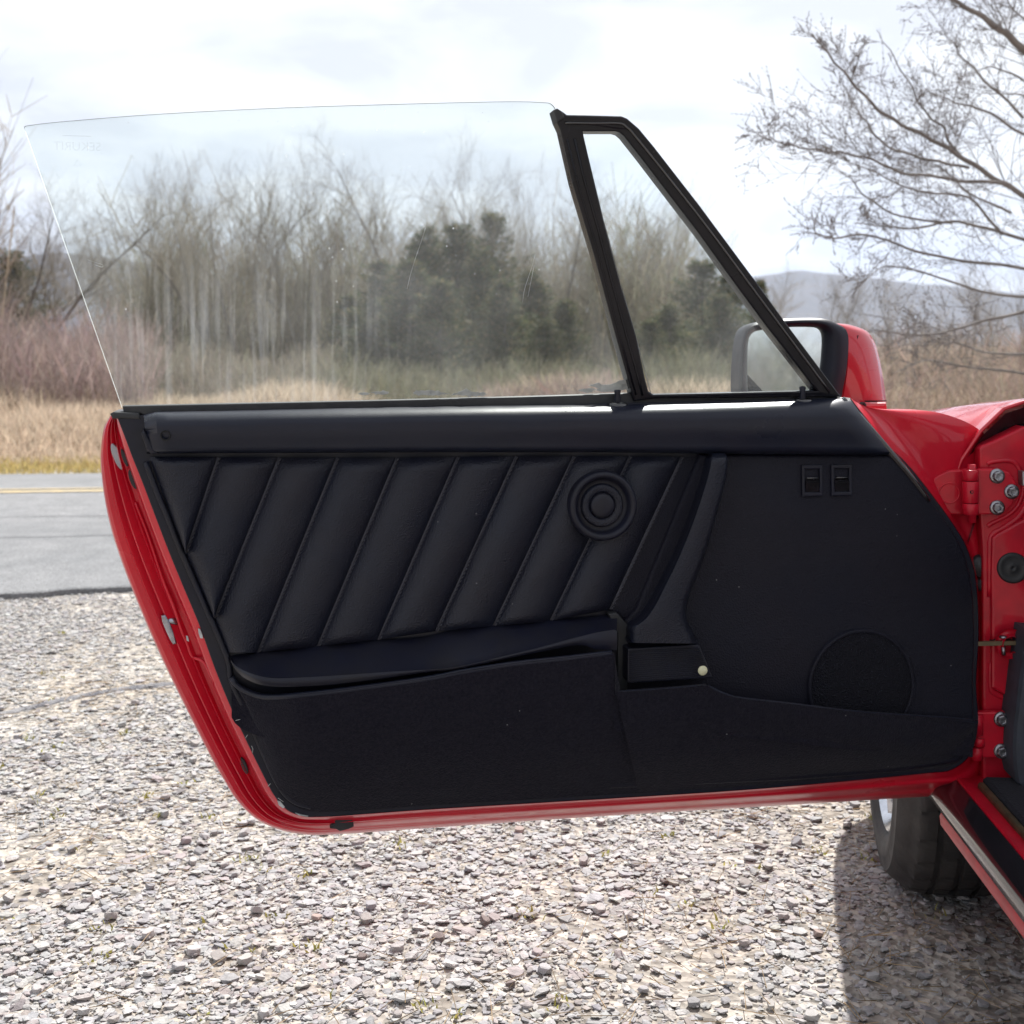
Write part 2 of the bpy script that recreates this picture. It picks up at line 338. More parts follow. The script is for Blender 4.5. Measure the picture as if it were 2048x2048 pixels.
# ------------------------------------------------------------------ the open door
pairs = [((209, 783), (222, 790)), ((196, 808), (228, 806)), ((190, 850), (238, 832)), ((191, 890), (250, 864)), ((199, 950), (270, 914)),
 ((213, 1010), (292, 972)), ((237, 1080), (318, 1040)), ((265, 1150), (346, 1108)), ((296, 1222), (376, 1180)), ((330, 1294), (404, 1258)),
 ((366, 1366), (434, 1332)), ((398, 1428), (466, 1401)), ((425, 1476), (497, 1464)), ((447, 1510), (517, 1501)), ((480, 1543), (541, 1528)),
 ((520, 1563), (572, 1540.5)), ((570, 1574), (602, 1541.5)), ((630, 1574.5), (650, 1539)), ((800, 1563), (802, 1528)), ((1000, 1549), (1000, 1516)),
 ((1200, 1536), (1200, 1504)), ((1400, 1524), (1400, 1491)), ((1600, 1512), (1600, 1474)), ((1750, 1503), (1750, 1459)), ((1838, 1498), (1797, 1452)),
 ((1858, 1470), (1832, 1422)), ((1861, 1366), (1846, 1366)), ((1862, 1290), (1842, 1290)), ((1862, 1196), (1847, 1196)), ((1862, 1098), (1842, 1098)), ((1861, 1040), (1827, 1040)), ((1860, 1003), (1808, 1003)),
 ((1859, 962), (1780, 962)), ((1858, 900), (1732, 899)), ((1859, 858), (1705, 868)), ((1858, 822), (1684, 848)), ((1842, 807), (1667, 829)), ((1811, 791), (1652, 811)), ((1763, 777), (1640, 796)),
 ((1700, 772), (1625, 777)), ((1637, 775), (1605, 751))]
sm = crom([(*a, *b) for a, b in pairs], 4)
outer = [(p[0], p[1]) for p in sm]; inner = [(p[2], p[3]) for p in sm]
def shell_w(u, v):
    pr = [(0, -.100), (.03, -.090), (.10, -.084), (.24, -.082), (.26, -.064), (.40, -.068), (.42, -.050), (.60, -.055), (.63, -.032), (.72, -.038), (.82, -.036), (.86, -.010), (.94, -.004), (1, 0)]
    a = np.interp(v, [p[0] for p in pr], [p[1] for p in pr])
    idx = u * (len(pairs) - 1)
    b = -.095 + .095 * (v ** 0.45)                              # plain rolled bottom
    c = -.060 + .015 * math.sin(v * math.pi) + .045 * v ** 8     # hinge end: shallow dish
    m1 = sst(13, 19, idx); m2 = sst(23, 26, idx)
    return (a * (1 - m1) + (b + .004 * math.sin(v * 14)) * m1) * (1 - m2) + c * m2
mb = MB(); patch(mb, outer, inner, shell_w, 60)
# outer skin
ow = [shell_w(i / (len(outer) - 1), 0) for i in range(len(outer))]
rimp = [dl(p[0], p[1], w) for p, w in zip(outer, ow)]
lip = [Vector((p.x, max(p.y, 0) + .012, p.z)) for p in rimp]
mb.quadgrid([lip, rimp], 0, True)
loc_l = [dl(a, b, -.1) for a, b in outer]
cx = sum(p.x for p in lip) / len(lip); cz = sum(p.z for p in lip) / len(lip)
rows = [lip]
for s_, dy in ((.985, .008), (.93, .017), (.8, .028), (.5, .036), (.02, .04)):
    rows.append([Vector((cx + (p.x - cx) * s_, p.y + dy, cz + (p.z - cz) * s_)) for p in lip])
mb.quadgrid(rows, 0, True)
door = mb.build('door', M_red, car, 35)
door.matrix_parent_inverse = Matrix.Identity(4)
dw = Matrix.Translation(D0) @ Matrix.Rotation(DA, 4, 'Z')
cw = Matrix.Translation(caro) @ Matrix.Rotation(-math.atan2(0.062, 1), 4, 'Z')
door.matrix_basis = cw.inverted() @ dw
tag(door, 'open left door seen from inside, black lining, red edges')

# backing sheet (black painted flange and lining board)
base_out = inner + [(1590, 750), (1200, 760), (800, 770), (271, 783), (222, 790)]
clean = [base_out[0]]
for p in base_out[1:]:
    if abs(p[0] - clean[-1][0]) + abs(p[1] - clean[-1][1]) > 1.5: clean.append(p)
if abs(clean[0][0] - clean[-1][0]) + abs(clean[0][1] - clean[-1][1]) < 3: clean.pop()
mb = MB(); slab(mb, clean, 0.002, -0.06, 0.0015); mb.build('door_flange', M_plastic, door)
# front half of the lining, smooth vinyl, right of the pull handle
front = [(1320, 858), (1684, 859), (1730, 906), (1774, 966), (1802, 1006), (1820, 1042), (1835, 1100), (1841, 1196), (1838, 1290), (1838, 1380), (1826, 1415), (1810, 1440), (1700, 1458), (1500, 1474), (1150, 1490), (1150, 1200), (1200, 1150)]
front = [p for p in crom(front[1:12], 3)] + front[12:] + [front[0]]
mb = MB(); slab(mb, front, 0.014, 0.002, 0.006, seg=3); mb.build('lining_panel', M_panel, door, 40)

# belt cap
top = [(271, 783), (290, 777), (420, 775), (800, 767), (1150, 763), (1400, 757), (1583, 751), (1605, 752)]
bot = [(272, 856), (291, 856), (420, 855), (800, 853.5), (1150, 853.5), (1400, 857), (1640, 859), (1684, 859)]
A = resamp(top, 60); B = resamp(bot, 60)
A = [(271 + (1603 - 271) * i / 59, np.interp(271 + (1603 - 271) * i / 59, [p[0] for p in top], [p[1] for p in top])) for i in range(60)]
B = [(A[i][0] + (1 if i < 3 else 0) * 6 + 79 * sst(0.80, 1.0, i / 59) ** 1.3, np.interp(A[i][0], [p[0] for p in bot], [p[1] for p in bot])) for i in range(60)]
def capw(u, v):
    t_ = min(1, v / .36); w = .043 * math.sqrt(1 - (1 - t_) ** 2) - .008 * sst(.45, 1, v)
    w += .0006 * noise.noise(Vector((u * 30, v * 3, 0)))
    if v > .93: w -= .02 * ((v - .93) / .07) ** 1.5
    e = sst(0, .012, u) * sst(1.0, .985, u) if u > .5 else sst(0, .008, u)
    return .010 + (w - .010) * (.35 + .65 * e) if v > .02 else w
mb = MB(); patch(mb, A, B, capw, 34, vm=1.8)
n0 = [Vector((p[0], .03, p[2])) for p in [dl(a, b, 0) for a, b in A]]
mb.quadgrid([n0, [dl(a, b, capw(i / 59, 0)) for i, (a, b) in enumerate(A)]], 0, False)
for e_i in (0, 59):
    col_ = [dl(A[e_i][0] + (B[e_i][0] - A[e_i][0]) * v, A[e_i][1] + (B[e_i][1] - A[e_i][1]) * v, capw(e_i / 59, v)) for v in [j / 26 for j in range(27)]]
    mb.quadgrid([col_, [Vector((p.x, 0.0, p.z)) for p in col_]], 0, False)
mb.build('belt_trim', M_cap, door, 50)
mb = MB(); slab(mb, [(271, 809), (290, 846), (300, 856), (285, 857), (276, 848), (266, 818)], .028, .0, .003); mb.build('belt_trim_end', M_plastic, door)
mb = MB(); c0 = dl(312.5, 821.5, .0415); mb.lathe([(.0001, .004), (.0048, .004), (.0055, -.0035), (.0068, -.0042), (.0072, -.002), (.0072, .004)], c0, (0, 1, 0), 20); mb.build('screw_hole', M_dark, door)

# outer polished strip along the slanted front edge of the card
mb = MB()
st = crom([(1590, 752), (1622, 787), (1652, 822), (1686, 862), (1720, 902), (1752, 945)], 4)
mb.tube([dl(a, b, .012) for a, b in st], [.004 + .002 * math.sin(i / (len(st) - 1) * math.pi) for i in range(len(st))], 8); mb.build('edge_piping', M_gloss, door)
mb = MB()
se = crom([(278, 872), (298, 925), (319, 975), (346, 1043), (394, 1152), (432, 1241), (440, 1285), (468, 1345), (500, 1420), (530, 1482), (556, 1510), (590, 1522)], 4)
mb.tube([dl(a - 3, b, .006) for a, b in se], .0042, 8); mb.build('lining_seam', M_plastic, door)

# pleats
seams = [((284, 863), (438, 1243)), ((411.5, 862.5), (350, 1042)), ((526, 863.5), (404.5, 1165)), ((635.5, 864), (486, 1231)), ((748, 864), (599, 1220)), ((863, 862), (713, 1207)),
         ((973, 861), (822, 1191)), ((1082, 861), (930, 1182)), ((1188, 861), (1037.5, 1172)), ((1285.5, 862), (1150.5, 1150)), ((1368, 862), (1262, 1215))]
def ledge(y): return np.interp(y, [862, 872, 975, 1043, 1152, 1241], [282, 284, 323, 350, 398, 434])
for i in range(10):
    (a0, a1), (b0, b1) = seams[i], seams[i + 1]
    if i == 0: Ls = [(ledge(862 + 180 * t), 862 + 180 * t) for t in np.linspace(0, 1, 31)]; Rs = [(b0[0] + (b1[0] - b0[0]) * t, b0[1] + (b1[1] - b0[1]) * t) for t in np.linspace(0, 1, 31)]
    elif i in (1, 2):
        # left seam runs out on the sloping edge, then the edge itself bounds the pleat
        y1 = a1[1]; ye = b1[1]; Ls = []; Rs = []
        for t in np.linspace(0, 1, 41):
            y = a0[1] + (ye - a0[1]) * t
            x = a0[0] + (a1[0] - a0[0]) * (y - a0[1]) / (y1 - a0[1]) if y < y1 else ledge(y)
            Ls.append((x, y)); yy = b0[1] + (ye - b0[1]) * t; Rs.append((b0[0] + (b1[0] - b0[0]) * t, yy))
    else:
        Ls = [(a0[0] + (a1[0] - a0[0]) * t, a0[1] + (a1[1] - a0[1]) * t) for t in np.linspace(0, 1, 41)]
        Rs = [(b0[0] + (b1[0] - b0[0]) * t, b0[1] + (b1[1] - b0[1]) * t) for t in np.linspace(0, 1, 41)]
    flat = i == 9
    def pw(u, v, i=i, flat=flat):
        h = .021 * (math.sin(math.pi * min(1, max(0, v))) ** .62)
        if flat: h = .003 * math.sin(math.pi * v) ** .5
        ends = sst(0, .05, u) * .55 + .45 if True else 1
        e2 = 1 if i < 3 else sst(1.0, .97, u) * .5 + .5
        return .004 + h * ends * e2 + .0012 * noise.noise(Vector((u * 5 + i * 7, v * 3, i)))
    mb = MB(); patch(mb, Ls, Rs, pw, 18); mb.build('padded_pleat', M_panel if i == 9 else M_vinyl, door)  # pleat beside the handle gets duller vinyl to imitate the handle's shade
    if 0 < i < 10:
        pass
for i in range(1, 10):
    (a0, a1) = seams[i]; L = math.hypot(a1[0] - a0[0], a1[1] - a0[1]); n = int(L / 8.2); mb = MB()
    for off, sc in ((5.0, 1.0),):
        for j in range(n):
            t0, t1 = (j + .12) / n, (j + .82) / n
            p0 = dl(a0[0] + (a1[0] - a0[0]) * t0 + off, a0[1] + (a1[1] - a0[1]) * t0, .0098); p1 = dl(a0[0] + (a1[0] - a0[0]) * t1 + off - 1.5, a0[1] + (a1[1] - a0[1]) * t1, .0098)
            mb.tube([p0, p1], .0008, 4)
    mb.tube([dl(a0[0] + (a1[0] - a0[0]) * t + 1, a0[1] + (a1[1] - a0[1]) * t, .0045) for t in np.linspace(0, 1, 12)], .0026, 6)
    mb.build('stitching', M_thread, door)

# round tweeter pod
c0 = dl(1135, 953, .0265); q = .00078
mb = MB(); mb.lathe([(65*q, -.024), (65*q, .008), (63.5*q, .012), (60*q, .0145), (56*q, .0145), (52*q, .011), (50*q, .004), (47*q, .000), (41*q, .0005)], c0, (0, -1, 0), 56); mb.build('tweeter_ring', M_plastic, door)
mb = MB(); mb.lathe([(41*q, .0005), (39*q, .006), (36*q, .0072), (28*q, .006), (25*q, .0045), (24*q, .003)], c0, (0, -1, 0), 48); mb.build('tweeter_cone', M_vinyl, door)
mb = MB(); mb.lathe([(24*q, .002), (23*q, .0065), (20.5*q, .0085), (12*q, .0095), (.0002, .0098)], c0, (0, -1, 0), 36); mb.build('tweeter_cap', M_plastic, door)

# pull handle
cc = lambda pts: C(850, 800, 700, pts)
hl = cc([(1580, 292), (1568, 340), (1550, 420), (1500, 580), (1440, 740), (1370, 900), (1300, 1040), (1240, 1150), (1190, 1210), (1130, 1250), (1124, 1300), (1122, 1340)])
hr = cc([(1655, 290), (1672, 330), (1665, 420), (1630, 560), (1580, 740), (1530, 900), (1490, 1000), (1452, 1110), (1443, 1190), (1462, 1250), (1488, 1300), (1508, 1345)])
hl = crom(hl, 4); hr = crom(hr, 4)
def hw(u, v):
    base = .052 - .014 * sst(.0, .12, 1 - u) * 0
    rise = .018 + .036 * sst(0, .08, u)
    crown = .004 * math.sin(math.pi * v)
    edge = 1 - (1 - min(1, v / .10)) ** 2 * .55 - (1 - min(1, (1 - v) / .12)) ** 2 * .55
    return .008 + (rise + crown) * edge
mb = MB(); patch(mb, hl, hr, hw, 16)
for sd_, v in ((hl, 0), (hr, 1)):
    fr_ = [dl(a, b, hw(i / (len(sd_) - 1), v)) for i, (a, b) in enumerate(sd_)]
    mb.quadgrid([fr_, [Vector((p.x, -.004, p.z)) for p in fr_]], 0, True)
bt = [dl(hl[-1][0] + (hr[-1][0] - hl[-1][0]) * j / 16, hl[-1][1] + (hr[-1][1] - hl[-1][1]) * j / 16, hw(1, j / 16)) for j in range(17)]
mb.quadgrid([bt, [Vector((p.x, -.004, p.z)) for p in bt]], 0, False)
mb.build('pull_handle', M_vinyl, door, 50)
# ribbed latch pull below it
blk = cc([(1120, 1378), (1130, 1372), (1505, 1350), (1517, 1356), (1587, 1528), (1580, 1535), (1130, 1563), (1118, 1556)])
mb = MB(); slab(mb, blk, .047, .0, .002); mb.build('release_block', M_plastic, door)
mb = MB()
for j in range(15):
    t = (j + .7) / 15.4
    a = (1128, 1380 + (1556 - 1380) * t); b = (1508 + (1576 - 1508) * t, 1360 + (1526 - 1360) * t)
    p, q2 = [dl(*c_, .0475) for c_ in cc([a, b])]; mb.tube([p, q2], .0009, 5)
mb.build('rib', M_plastic, door)['kind'] = 'stuff'
mb = MB(); p = cc([(1532, 1493)])[0]; mb.lathe([(.0070, -.004), (.0072, .0012), (.0062, .0022), (.0002, .0028)], dl(*p, .0475), (0, -1, 0), 24); mb.build('marker_button', M_cream, door)
# dark recess left of the block and handle foot
mb = MB(); slab(mb, cc([(1012, 1180), (1060, 1175), (1125, 1245), (1118, 1600), (1065, 1605), (1062, 1290)]), .020, .0, .002); mb.build('recess_panel', M_rubber, door)

# armrest lid
c1 = lambda pts: C(150, 780, 700, pts)
back = c1([(848, 1470), (1010, 1448), (1340, 1412), (1660, 1382), (1932, 1362)]) + cc([(200, 1262), (500, 1232), (800, 1205), (1010, 1186)])
edge = c1([(858, 1478), (890, 1520), (960, 1560), (1080, 1588), (1250, 1585), (1500, 1570), (1932, 1538)]) + cc([(150, 1470), (350, 1428), (600, 1370), (850, 1306), (960, 1280), (1060, 1266)])
und = c1([(862, 1500), (900, 1560), (985, 1612), (1090, 1636), (1260, 1636), (1500, 1618), (1932, 1560)]) + cc([(150, 1492), (350, 1452), (600, 1398), (850, 1352), (940, 1376), (1060, 1380)])
NE = 90
ed = resamp(crom(edge, 5), NE)
# pair the back line and the underside with the edge by x
cb = crom(back, 5); cu = crom(und, 5)
bx = [(min(max(e[0], cb[0][0]), 5000), 0) for e in ed]
bk = []
for i, e in enumerate(ed):
    x = e[0] - 4 * (1 - i / NE); bk.append((x, np.interp(x, [p[0] for p in cb], [p[1] for p in cb])))
un = [(ed[i][0] + (0 if i > 3 else 1), np.interp(ed[i][0] + 2 * (i < 30), [p[0] for p in cu], [p[1] for p in cu])) for i in range(NE)]
prot = lambda u: .018 + .050 * sst(0, .10, u) * (1 - .25 * sst(.3, 1, u))
mb = MB()
patch(mb, bk, ed, lambda u, v: .006 + (prot(u) - .006) * v ** .9 if v < .96 else prot(u) + .0004, 14)
patch(mb, ed, un, lambda u, v: prot(u) + .003 * math.sin(v * math.pi), 5)
uu = [dl(a, b, prot(i / (NE - 1))) for i, (a, b) in enumerate(un)]
mb.quadgrid([uu, [Vector((p.x, -.004, p.z + .004)) for p in uu]], 0, False)
endc = [dl(*bk[-1], .006), dl(*ed[-1], prot(1)), dl(*un[-1], prot(1)), Vector((uu[-1].x, -.004, uu[-1].z))]
mb.poly(endc, [(0, 1, 2, 3)], 0)
mb.build('armrest_lid', M_plastic, door, 50)

# carpeted bin
r1 = c1([(863, 1582), (900, 1632), (1000, 1680), (1100, 1690), (1400, 1664), (1932, 1592)]) + cc([(200, 1498), (500, 1452), (800, 1420), (1030, 1392)])
r2 = cc([(1072, 1612), (1300, 1598), (1560, 1576)])
r3 = cc([(1562, 1578), (1610, 1605), (1720, 1643), (1932, 1668)]) + C(1400, 1100, 648, [(600, 925), (900, 962), (1200, 985), (1500, 1004), (1652, 1020)])
rim = resamp(crom(r1, 4), 60) + [cc([(1044, 1400)])[0], cc([(1050, 1440)])[0], cc([(1054, 1610)])[0]] + resamp(crom(r2, 3), 16) + resamp(crom(r3, 4), 50)
btm_ref = [(440, 1284), (468, 1340), (480, 1385), (500, 1440), (522, 1492), (545, 1515), (580, 1530), (640, 1531), (802, 1520), (1000, 1508), (1200, 1496), (1400, 1483), (1600, 1466), (1750, 1452), (1800, 1443), (1822, 1420), (1838, 1385)]
nb = len(rim); BR = crom(btm_ref, 4)
# carpeted wall: columns fan from the rim to the bottom edge
rd = np.r_[0, np.cumsum([math.hypot(rim[i+1][0]-rim[i][0], (.25 if i < 8 else .01)*(rim[i+1][1]-rim[i][1])) for i in range(nb-1)])]; rd /= rd[-1]
bd = np.r_[0, np.cumsum([math.hypot(BR[i+1][0]-BR[i][0], BR[i+1][1]-BR[i][1]) for i in range(len(BR)-1)])]; bd /= bd[-1]
# let the bottom parameter run a little ahead at the left corner
bt_ = [(np.interp(np.interp(r_, [0, .06, .94, 1], [0, .165, .965, 1]), bd, [p[0] for p in BR]), np.interp(np.interp(r_, [0, .06, .94, 1], [0, .165, .965, 1]), bd, [p[1] for p in BR])) for r_ in rd]
ext = lambda r_: .014 + .052 * sst(0, .10, r_) * (1 - .8 * sst(.78, 1, r_))
mb = MB()
def binw(u, v):
    r_ = rd[int(round(u * (nb - 1)))]
    return .004 + ext(r_) * (1 - v ** 3.2) * (1 - .25 * v) + .0015 * noise.noise(Vector((r_ * 12, v * 5, 1)))
patch(mb, rim, bt_, binw, 20)
rr_ = [dl(a, b, binw(i / (nb - 1), 0)) for i, (a, b) in enumerate(rim)]
mb.quadgrid([rr_, [Vector((p.x, p.y + .010, p.z)) for p in rr_], [Vector((p.x, p.y + .012, p.z - .06)) for p in rr_]], 0, False)
mb.build('door_bin', M_carpet, door, 60)
for nm, sl_ in (('bin_piping', rim[:60]), ('bin_piping', rim[62:78]), ('bin_piping', rim[78:])):
    i0 = rim.index(sl_[0]); mb = MB()
    rad = .0042 if i0 == 0 else .0032
    mb.tube([dl(a, b + 1.5, binw((i0 + i) / (nb - 1), 0) - .004) for i, (a, b) in enumerate(sl_)], rad, 8); mb.build(nm, M_cap, door)

# big speaker grille, dips behind the bin
c0 = dl(1624, 1294, .014); q = .00081
mb = MB(); mb.lathe([(108*q, -.004), (108*q, .004), (105*q, .006), (101*q, .004)], c0, (0, -1, 0), 72); mb.build('speaker_rim', M_panel, door)
mb = MB(); mb.lathe([(101*q, .003), (85*q, .0075), (60*q, .0105), (30*q, .0122), (.0002, .013)], c0, (0, -1, 0), 72); mb.build('speaker_grille', M_grille, door)

# window switches
for x, y in ((1533, 907), (1588.5, 906)):
    mb = MB(); slab(mb, [(x-20, y-29), (x+20, y-30), (x+20, y+29), (x-19, y+30)], .0185, .010, .0015, holes=[[(x-14, y-22), (x-13, y+22), (x+14, y+22), (x+14, y-22)]]); s_ = mb.build('window_switch', M_plastic, door)
    mb = MB(); mb.quadgrid([[dl(x-14, y-22, .010), dl(x+14, y-22, .010)], [dl(x-13, y-6, .012), dl(x+13, y-6, .012)], [dl(x-13, y, .017), dl(x+13, y, .017)], [dl(x-13, y+4, .0215), dl(x+13, y+4, .0215)], [dl(x-13, y+22, .0145), dl(x+13, y+22, .0145)]], 0, False)
    mb.tube([dl(x-11, y-5, .0185), dl(x+12, y-5, .0185)], .0016, 6); mb.build('switch_rocker', M_gloss, door)

# window: seal, panes, frame, lock pins (leaning in towards the top)
LEAN = 0.20
mb = MB(); slab(mb, [(231, 766), (420, 762), (700, 756), (1000, 748), (1190, 742), (1236, 746), (1560, 737), (1582, 750), (1400, 758), (1150, 765), (800, 769), (420, 777), (271, 784), (262, 780), (233, 780)], -.004, -.03, .002); mb.build('window_seal', M_rubber, door)
mb = MB(); slab(mb, [(207, 781), (214, 777), (262, 779), (266, 792), (212, 790)], .004, -.07, .003); mb.build('end_cap', M_rubber, door)
def pane(name, outl, w, th, m, edgeidx=None):
    mb = MB(); fp = [dl(a, b, w, LEAN) for a, b in outl]; bp = [p + Vector((0, th, 0)) for p in fp]
    tr = tessellate_polygon([[Vector((p.x, p.z, 0)) for p in fp]]); mb.poly(fp, tr, 0)
    n = len(fp)
    for i in range(n):
        j = (i + 1) % n; mi = 1 if i not in (edgeidx or ()) else 2
        mb.poly([fp[i], fp[j], bp[j], bp[i]], [(0, 1, 2, 3)], mi)
    return mb.build(name, [m, M_gedge, M_gedge2], door)
gtop = crom([(47, 246), (46, 240), (54, 236.5), (120, 229), (300, 215), (540, 203), (800, 195), (960, 191.5), (1022, 193), (1040, 196), (1050, 208)], 4)
gout = gtop + [(1060, 240), (1125, 483), (1196, 752), (231, 772)]
pane('window_pane', gout, -.012, .0038, M_glass, edgeidx=[len(gout) - 1])
qout = [(1098, 246), (1163, 246), (1178, 254), (1210, 293), (1322, 440), (1445, 610), (1545, 740), (1230, 748), (1200, 634), (1139, 415)]
pane('quarter_pane', qout, -.010, .0038, M_qglass)
fouter = [(1046, 208), (1052, 205), (1062, 210), (1070, 216), (1120, 217), (1173, 218.5), (1184, 223), (1206, 242), (1235, 277), (1320.5, 387), (1425, 528), (1485, 611), (1588, 749), (1545, 749), (1236, 752), (1197, 757), (1163, 637), (1122, 483), (1081, 346), (1058, 245), (1050, 228)]
fhole = [(1100, 247.5), (1162, 247.5), (1170, 250), (1178, 257), (1208, 295), (1320.5, 442), (1382, 528), (1443, 611), (1541, 737), (1233, 744), (1224, 738), (1218, 716), (1201, 634), (1173, 541), (1139, 415), (1118, 326)]
mb = MB(); slab(mb, fouter, .004, -.022, .003, holes=[fhole[::-1]], k=LEAN, seg=3); mb.build('window_frame', M_frame, door)
mb = MB()
mb.tube([dl(a, b, .0045, LEAN) for a, b in crom([(1066, 232), (1120, 233), (1168, 233), (1182, 240), (1204, 264), (1320, 410), (1425, 551), (1500, 652), (1566, 741)], 5)], .0021, 6)
mb.build('frame_bead', M_gloss, door)
mb = MB()
mb.tube([dl(a, b, .0045, LEAN) for a, b in [(1084, 262), (1101, 335), (1128, 430), (1146, 500), (1178, 618), (1206, 720), (1212, 746)]], .0018, 6)
mb.tube([dl(a, b, .0045, LEAN) for a, b in [(1070, 262), (1090, 345), (1131, 485), (1170, 637), (1200, 745)]], .0014, 6)
mb.build('post_bead', M_frame, door)
mb = MB(); slab(mb, [(1045, 207), (1052, 204), (1060, 209), (1066, 222), (1052, 230)], .009, -.02, .002, k=LEAN); mb.build('frame_tip', M_rubber, door)
for x, y in ((1165, 762), (1514, 755)):
    c0 = dl(x, y, .006)
    mb = MB(); mb.lathe([(.0052, -.010), (.0042, .014), (.0050, .018), (.0046, .0205), (.0002, .0215)], c0, (0, 0, 1), 14); mb.build('lock_pin', M_plastic, door)
    mb = MB(); mb.lathe([(.0155, -.004), (.0150, .0005), (.0120, .0022), (.0060, .0012)], c0, (0, 0, 1), 24); mb.build('pin_collar', M_gloss, door)
# torn film remains along the bottom of the pane
for (x, y, s_) in ((718, 741, 1.0), (688, 743, .6), (790, 741, .9), (822, 742, 1.3), (880, 742, 1.5), (905, 744, .8), (1150, 730, 1.9), (1178, 726, 1.5), (1108, 737, .9)):
    n = 16; ol = []
    for j in range(n):
        a = 2 * math.pi * j / n; rx = (16 + random.uniform(-6, 7)) * s_; ry = (3.8 + random.uniform(-2.2, 2.6)) * s_
        ol.append((x + rx * math.cos(a), y + ry * math.sin(a)))
    mb = MB(); slab(mb, ol, -.0112, -.0118, 0, k=LEAN); mb.build('film_scrap', M_residue, door)
# scratches
for pl in ([(803, 430), (795, 455), (783, 490), (774, 520), (768, 545)], [(1010, 480), (1003, 505), (990, 545), (986, 570)], [(1008, 500), (996, 560)], [(165, 490), (180, 495), (194, 500), (192, 504), (180, 500)]):
    mb = MB(); mb.tube([dl(a, b, -.0114, LEAN) for a, b in crom(pl, 3)], .00042, 4); mb.build('scratch', M_residue, door)
# etched maker's mark, reads mirrored from inside
tcu = bpy.data.curves.new('etch', 'FONT'); tcu.body = 'SEKURIT'; tcu.size = .016; tcu.align_x = 'CENTER'
tob = bpy.data.objects.new('etch', tcu); COL.objects.link(tob); dg = bpy.context.evaluated_depsgraph_get()
tme = bpy.data.meshes.new_from_object(tob.evaluated_get(dg)); bpy.data.objects.remove(tob)
M_etch = bpy.data.materials.new('etched'); M_etch.use_nodes = True; t_ = M_etch.node_tree; b_ = t_.nodes['Principled BSDF']; b_.inputs['Alpha'].default_value = 0.08; b_.inputs['Base Color'].default_value = (.45, .5, .5, 1)
tme.materials.clear(); tme.materials.append(M_etch)
p0 = dl(146, 284, -.0114, LEAN)
for v in tme.vertices: v.co = Vector((p0.x - v.co.x, p0.y - LEAN * v.co.y, p0.z + v.co.y))
link('etched_mark', tme, door)
mb = MB()
mb.tube([p0 + Vector((-.018, -.001 - LEAN * .0185, .0185)), p0 + Vector((.018, -.001 - LEAN * .0185, .0185))], .0006, 4); mb.build('etched_line', M_etch, door); mb = MB()
mb.tube([p0 + Vector((.0, -.001 + LEAN * .012, -.012)), p0 + Vector((.005, -.001 + LEAN * .020, -.020)), p0 + Vector((-.005, -.001 + LEAN * .020, -.020)), p0 + Vector((.0, -.001 + LEAN * .012, -.012))], .0004, 4)
mb.build('etched_symbol', M_etch, door)

# things in the red end face
def facew(x, y):   # depth of the shell under a survey point on the free end
    P = np.array([x, y]); bd_ = 1e9; res = 0
    for i in range(len(outer)):
        a = np.array(outer[i]); b = np.array(inner[i]); t_ = np.clip((P - a).dot(b - a) / ((b - a).dot(b - a) + 1e-9), 0, 1); d_ = np.linalg.norm(a + (b - a) * t_ - P)
        if d_ < bd_: bd_ = d_; res = shell_w(i / (len(outer) - 1), float(t_))
    return res
def oval(name, x, y, a, b, rot, m, pr=.003, ring=None):
    n = 20; ol = [(x + a * math.cos(t) * math.cos(rot) - b * math.sin(t) * math.sin(rot), y + a * math.cos(t) * math.sin(rot) + b * math.sin(t) * math.cos(rot)) for t in [2 * math.pi * j / n for j in range(n)]]
    mb = MB(); w = facew(x, y) + pr; slab(mb, ol, w, w - .012, .0012); return mb.build(name, m, door)
cl = lambda p: C(180, 800, 300 * 2, [(p[0] * 966 / 966, p[1])])[0]
cs = lambda x, y: ((180 + x * .3106) / K, (800 + y * .3106) / K)
oval('striker_plate', *cs(175, 365), 27, 8, R(68), M_steel, .004)
oval('plug_trim', *cs(222, 372), 21, 6.6, R(70), M_redsh, .0025); oval('rubber_plug', *cs(222, 372), 18, 4.5, R(70), M_rubber, .0045)
oval('plug_trim', *cs(276, 512), 22, 8.6, R(70), M_redsh, .0025); oval('rubber_plug', *cs(276, 512), 19.5, 6.5, R(70), M_rubber, .0045)
oval('rubber_plug', (250 + 768 * .3106) / K, (1200 + 1070 * .3106) / K, 17, 5, R(68), M_rubber, .002)
c4 = lambda pts: C(250, 1200, 600, pts)
w = facew(*c4([(280, 170)])[0])
mb = MB(); slab(mb, c4([(278, 108), (315, 80), (325, 98), (345, 150), (368, 235), (352, 208), (318, 212), (300, 160)]), w + .006, w - .01, .001); mb.build('latch_slot', M_dark, door)
mb = MB(); slab(mb, c4([(232, 100), (262, 96), (290, 150), (312, 205), (322, 250), (330, 284), (310, 290), (290, 260), (262, 200), (240, 145)]), w + .016, w + .004, .0025); mb.build('latch_plate', M_chrome, door)
mb = MB(); p = dl(*c4([(282, 150)])[0], w + .010); mb.tube([p + Vector((-.001, 0, .004)), p + Vector((.012, 0, .002))], .005, 10); mb.build('latch_bolt', M_chrome, door)
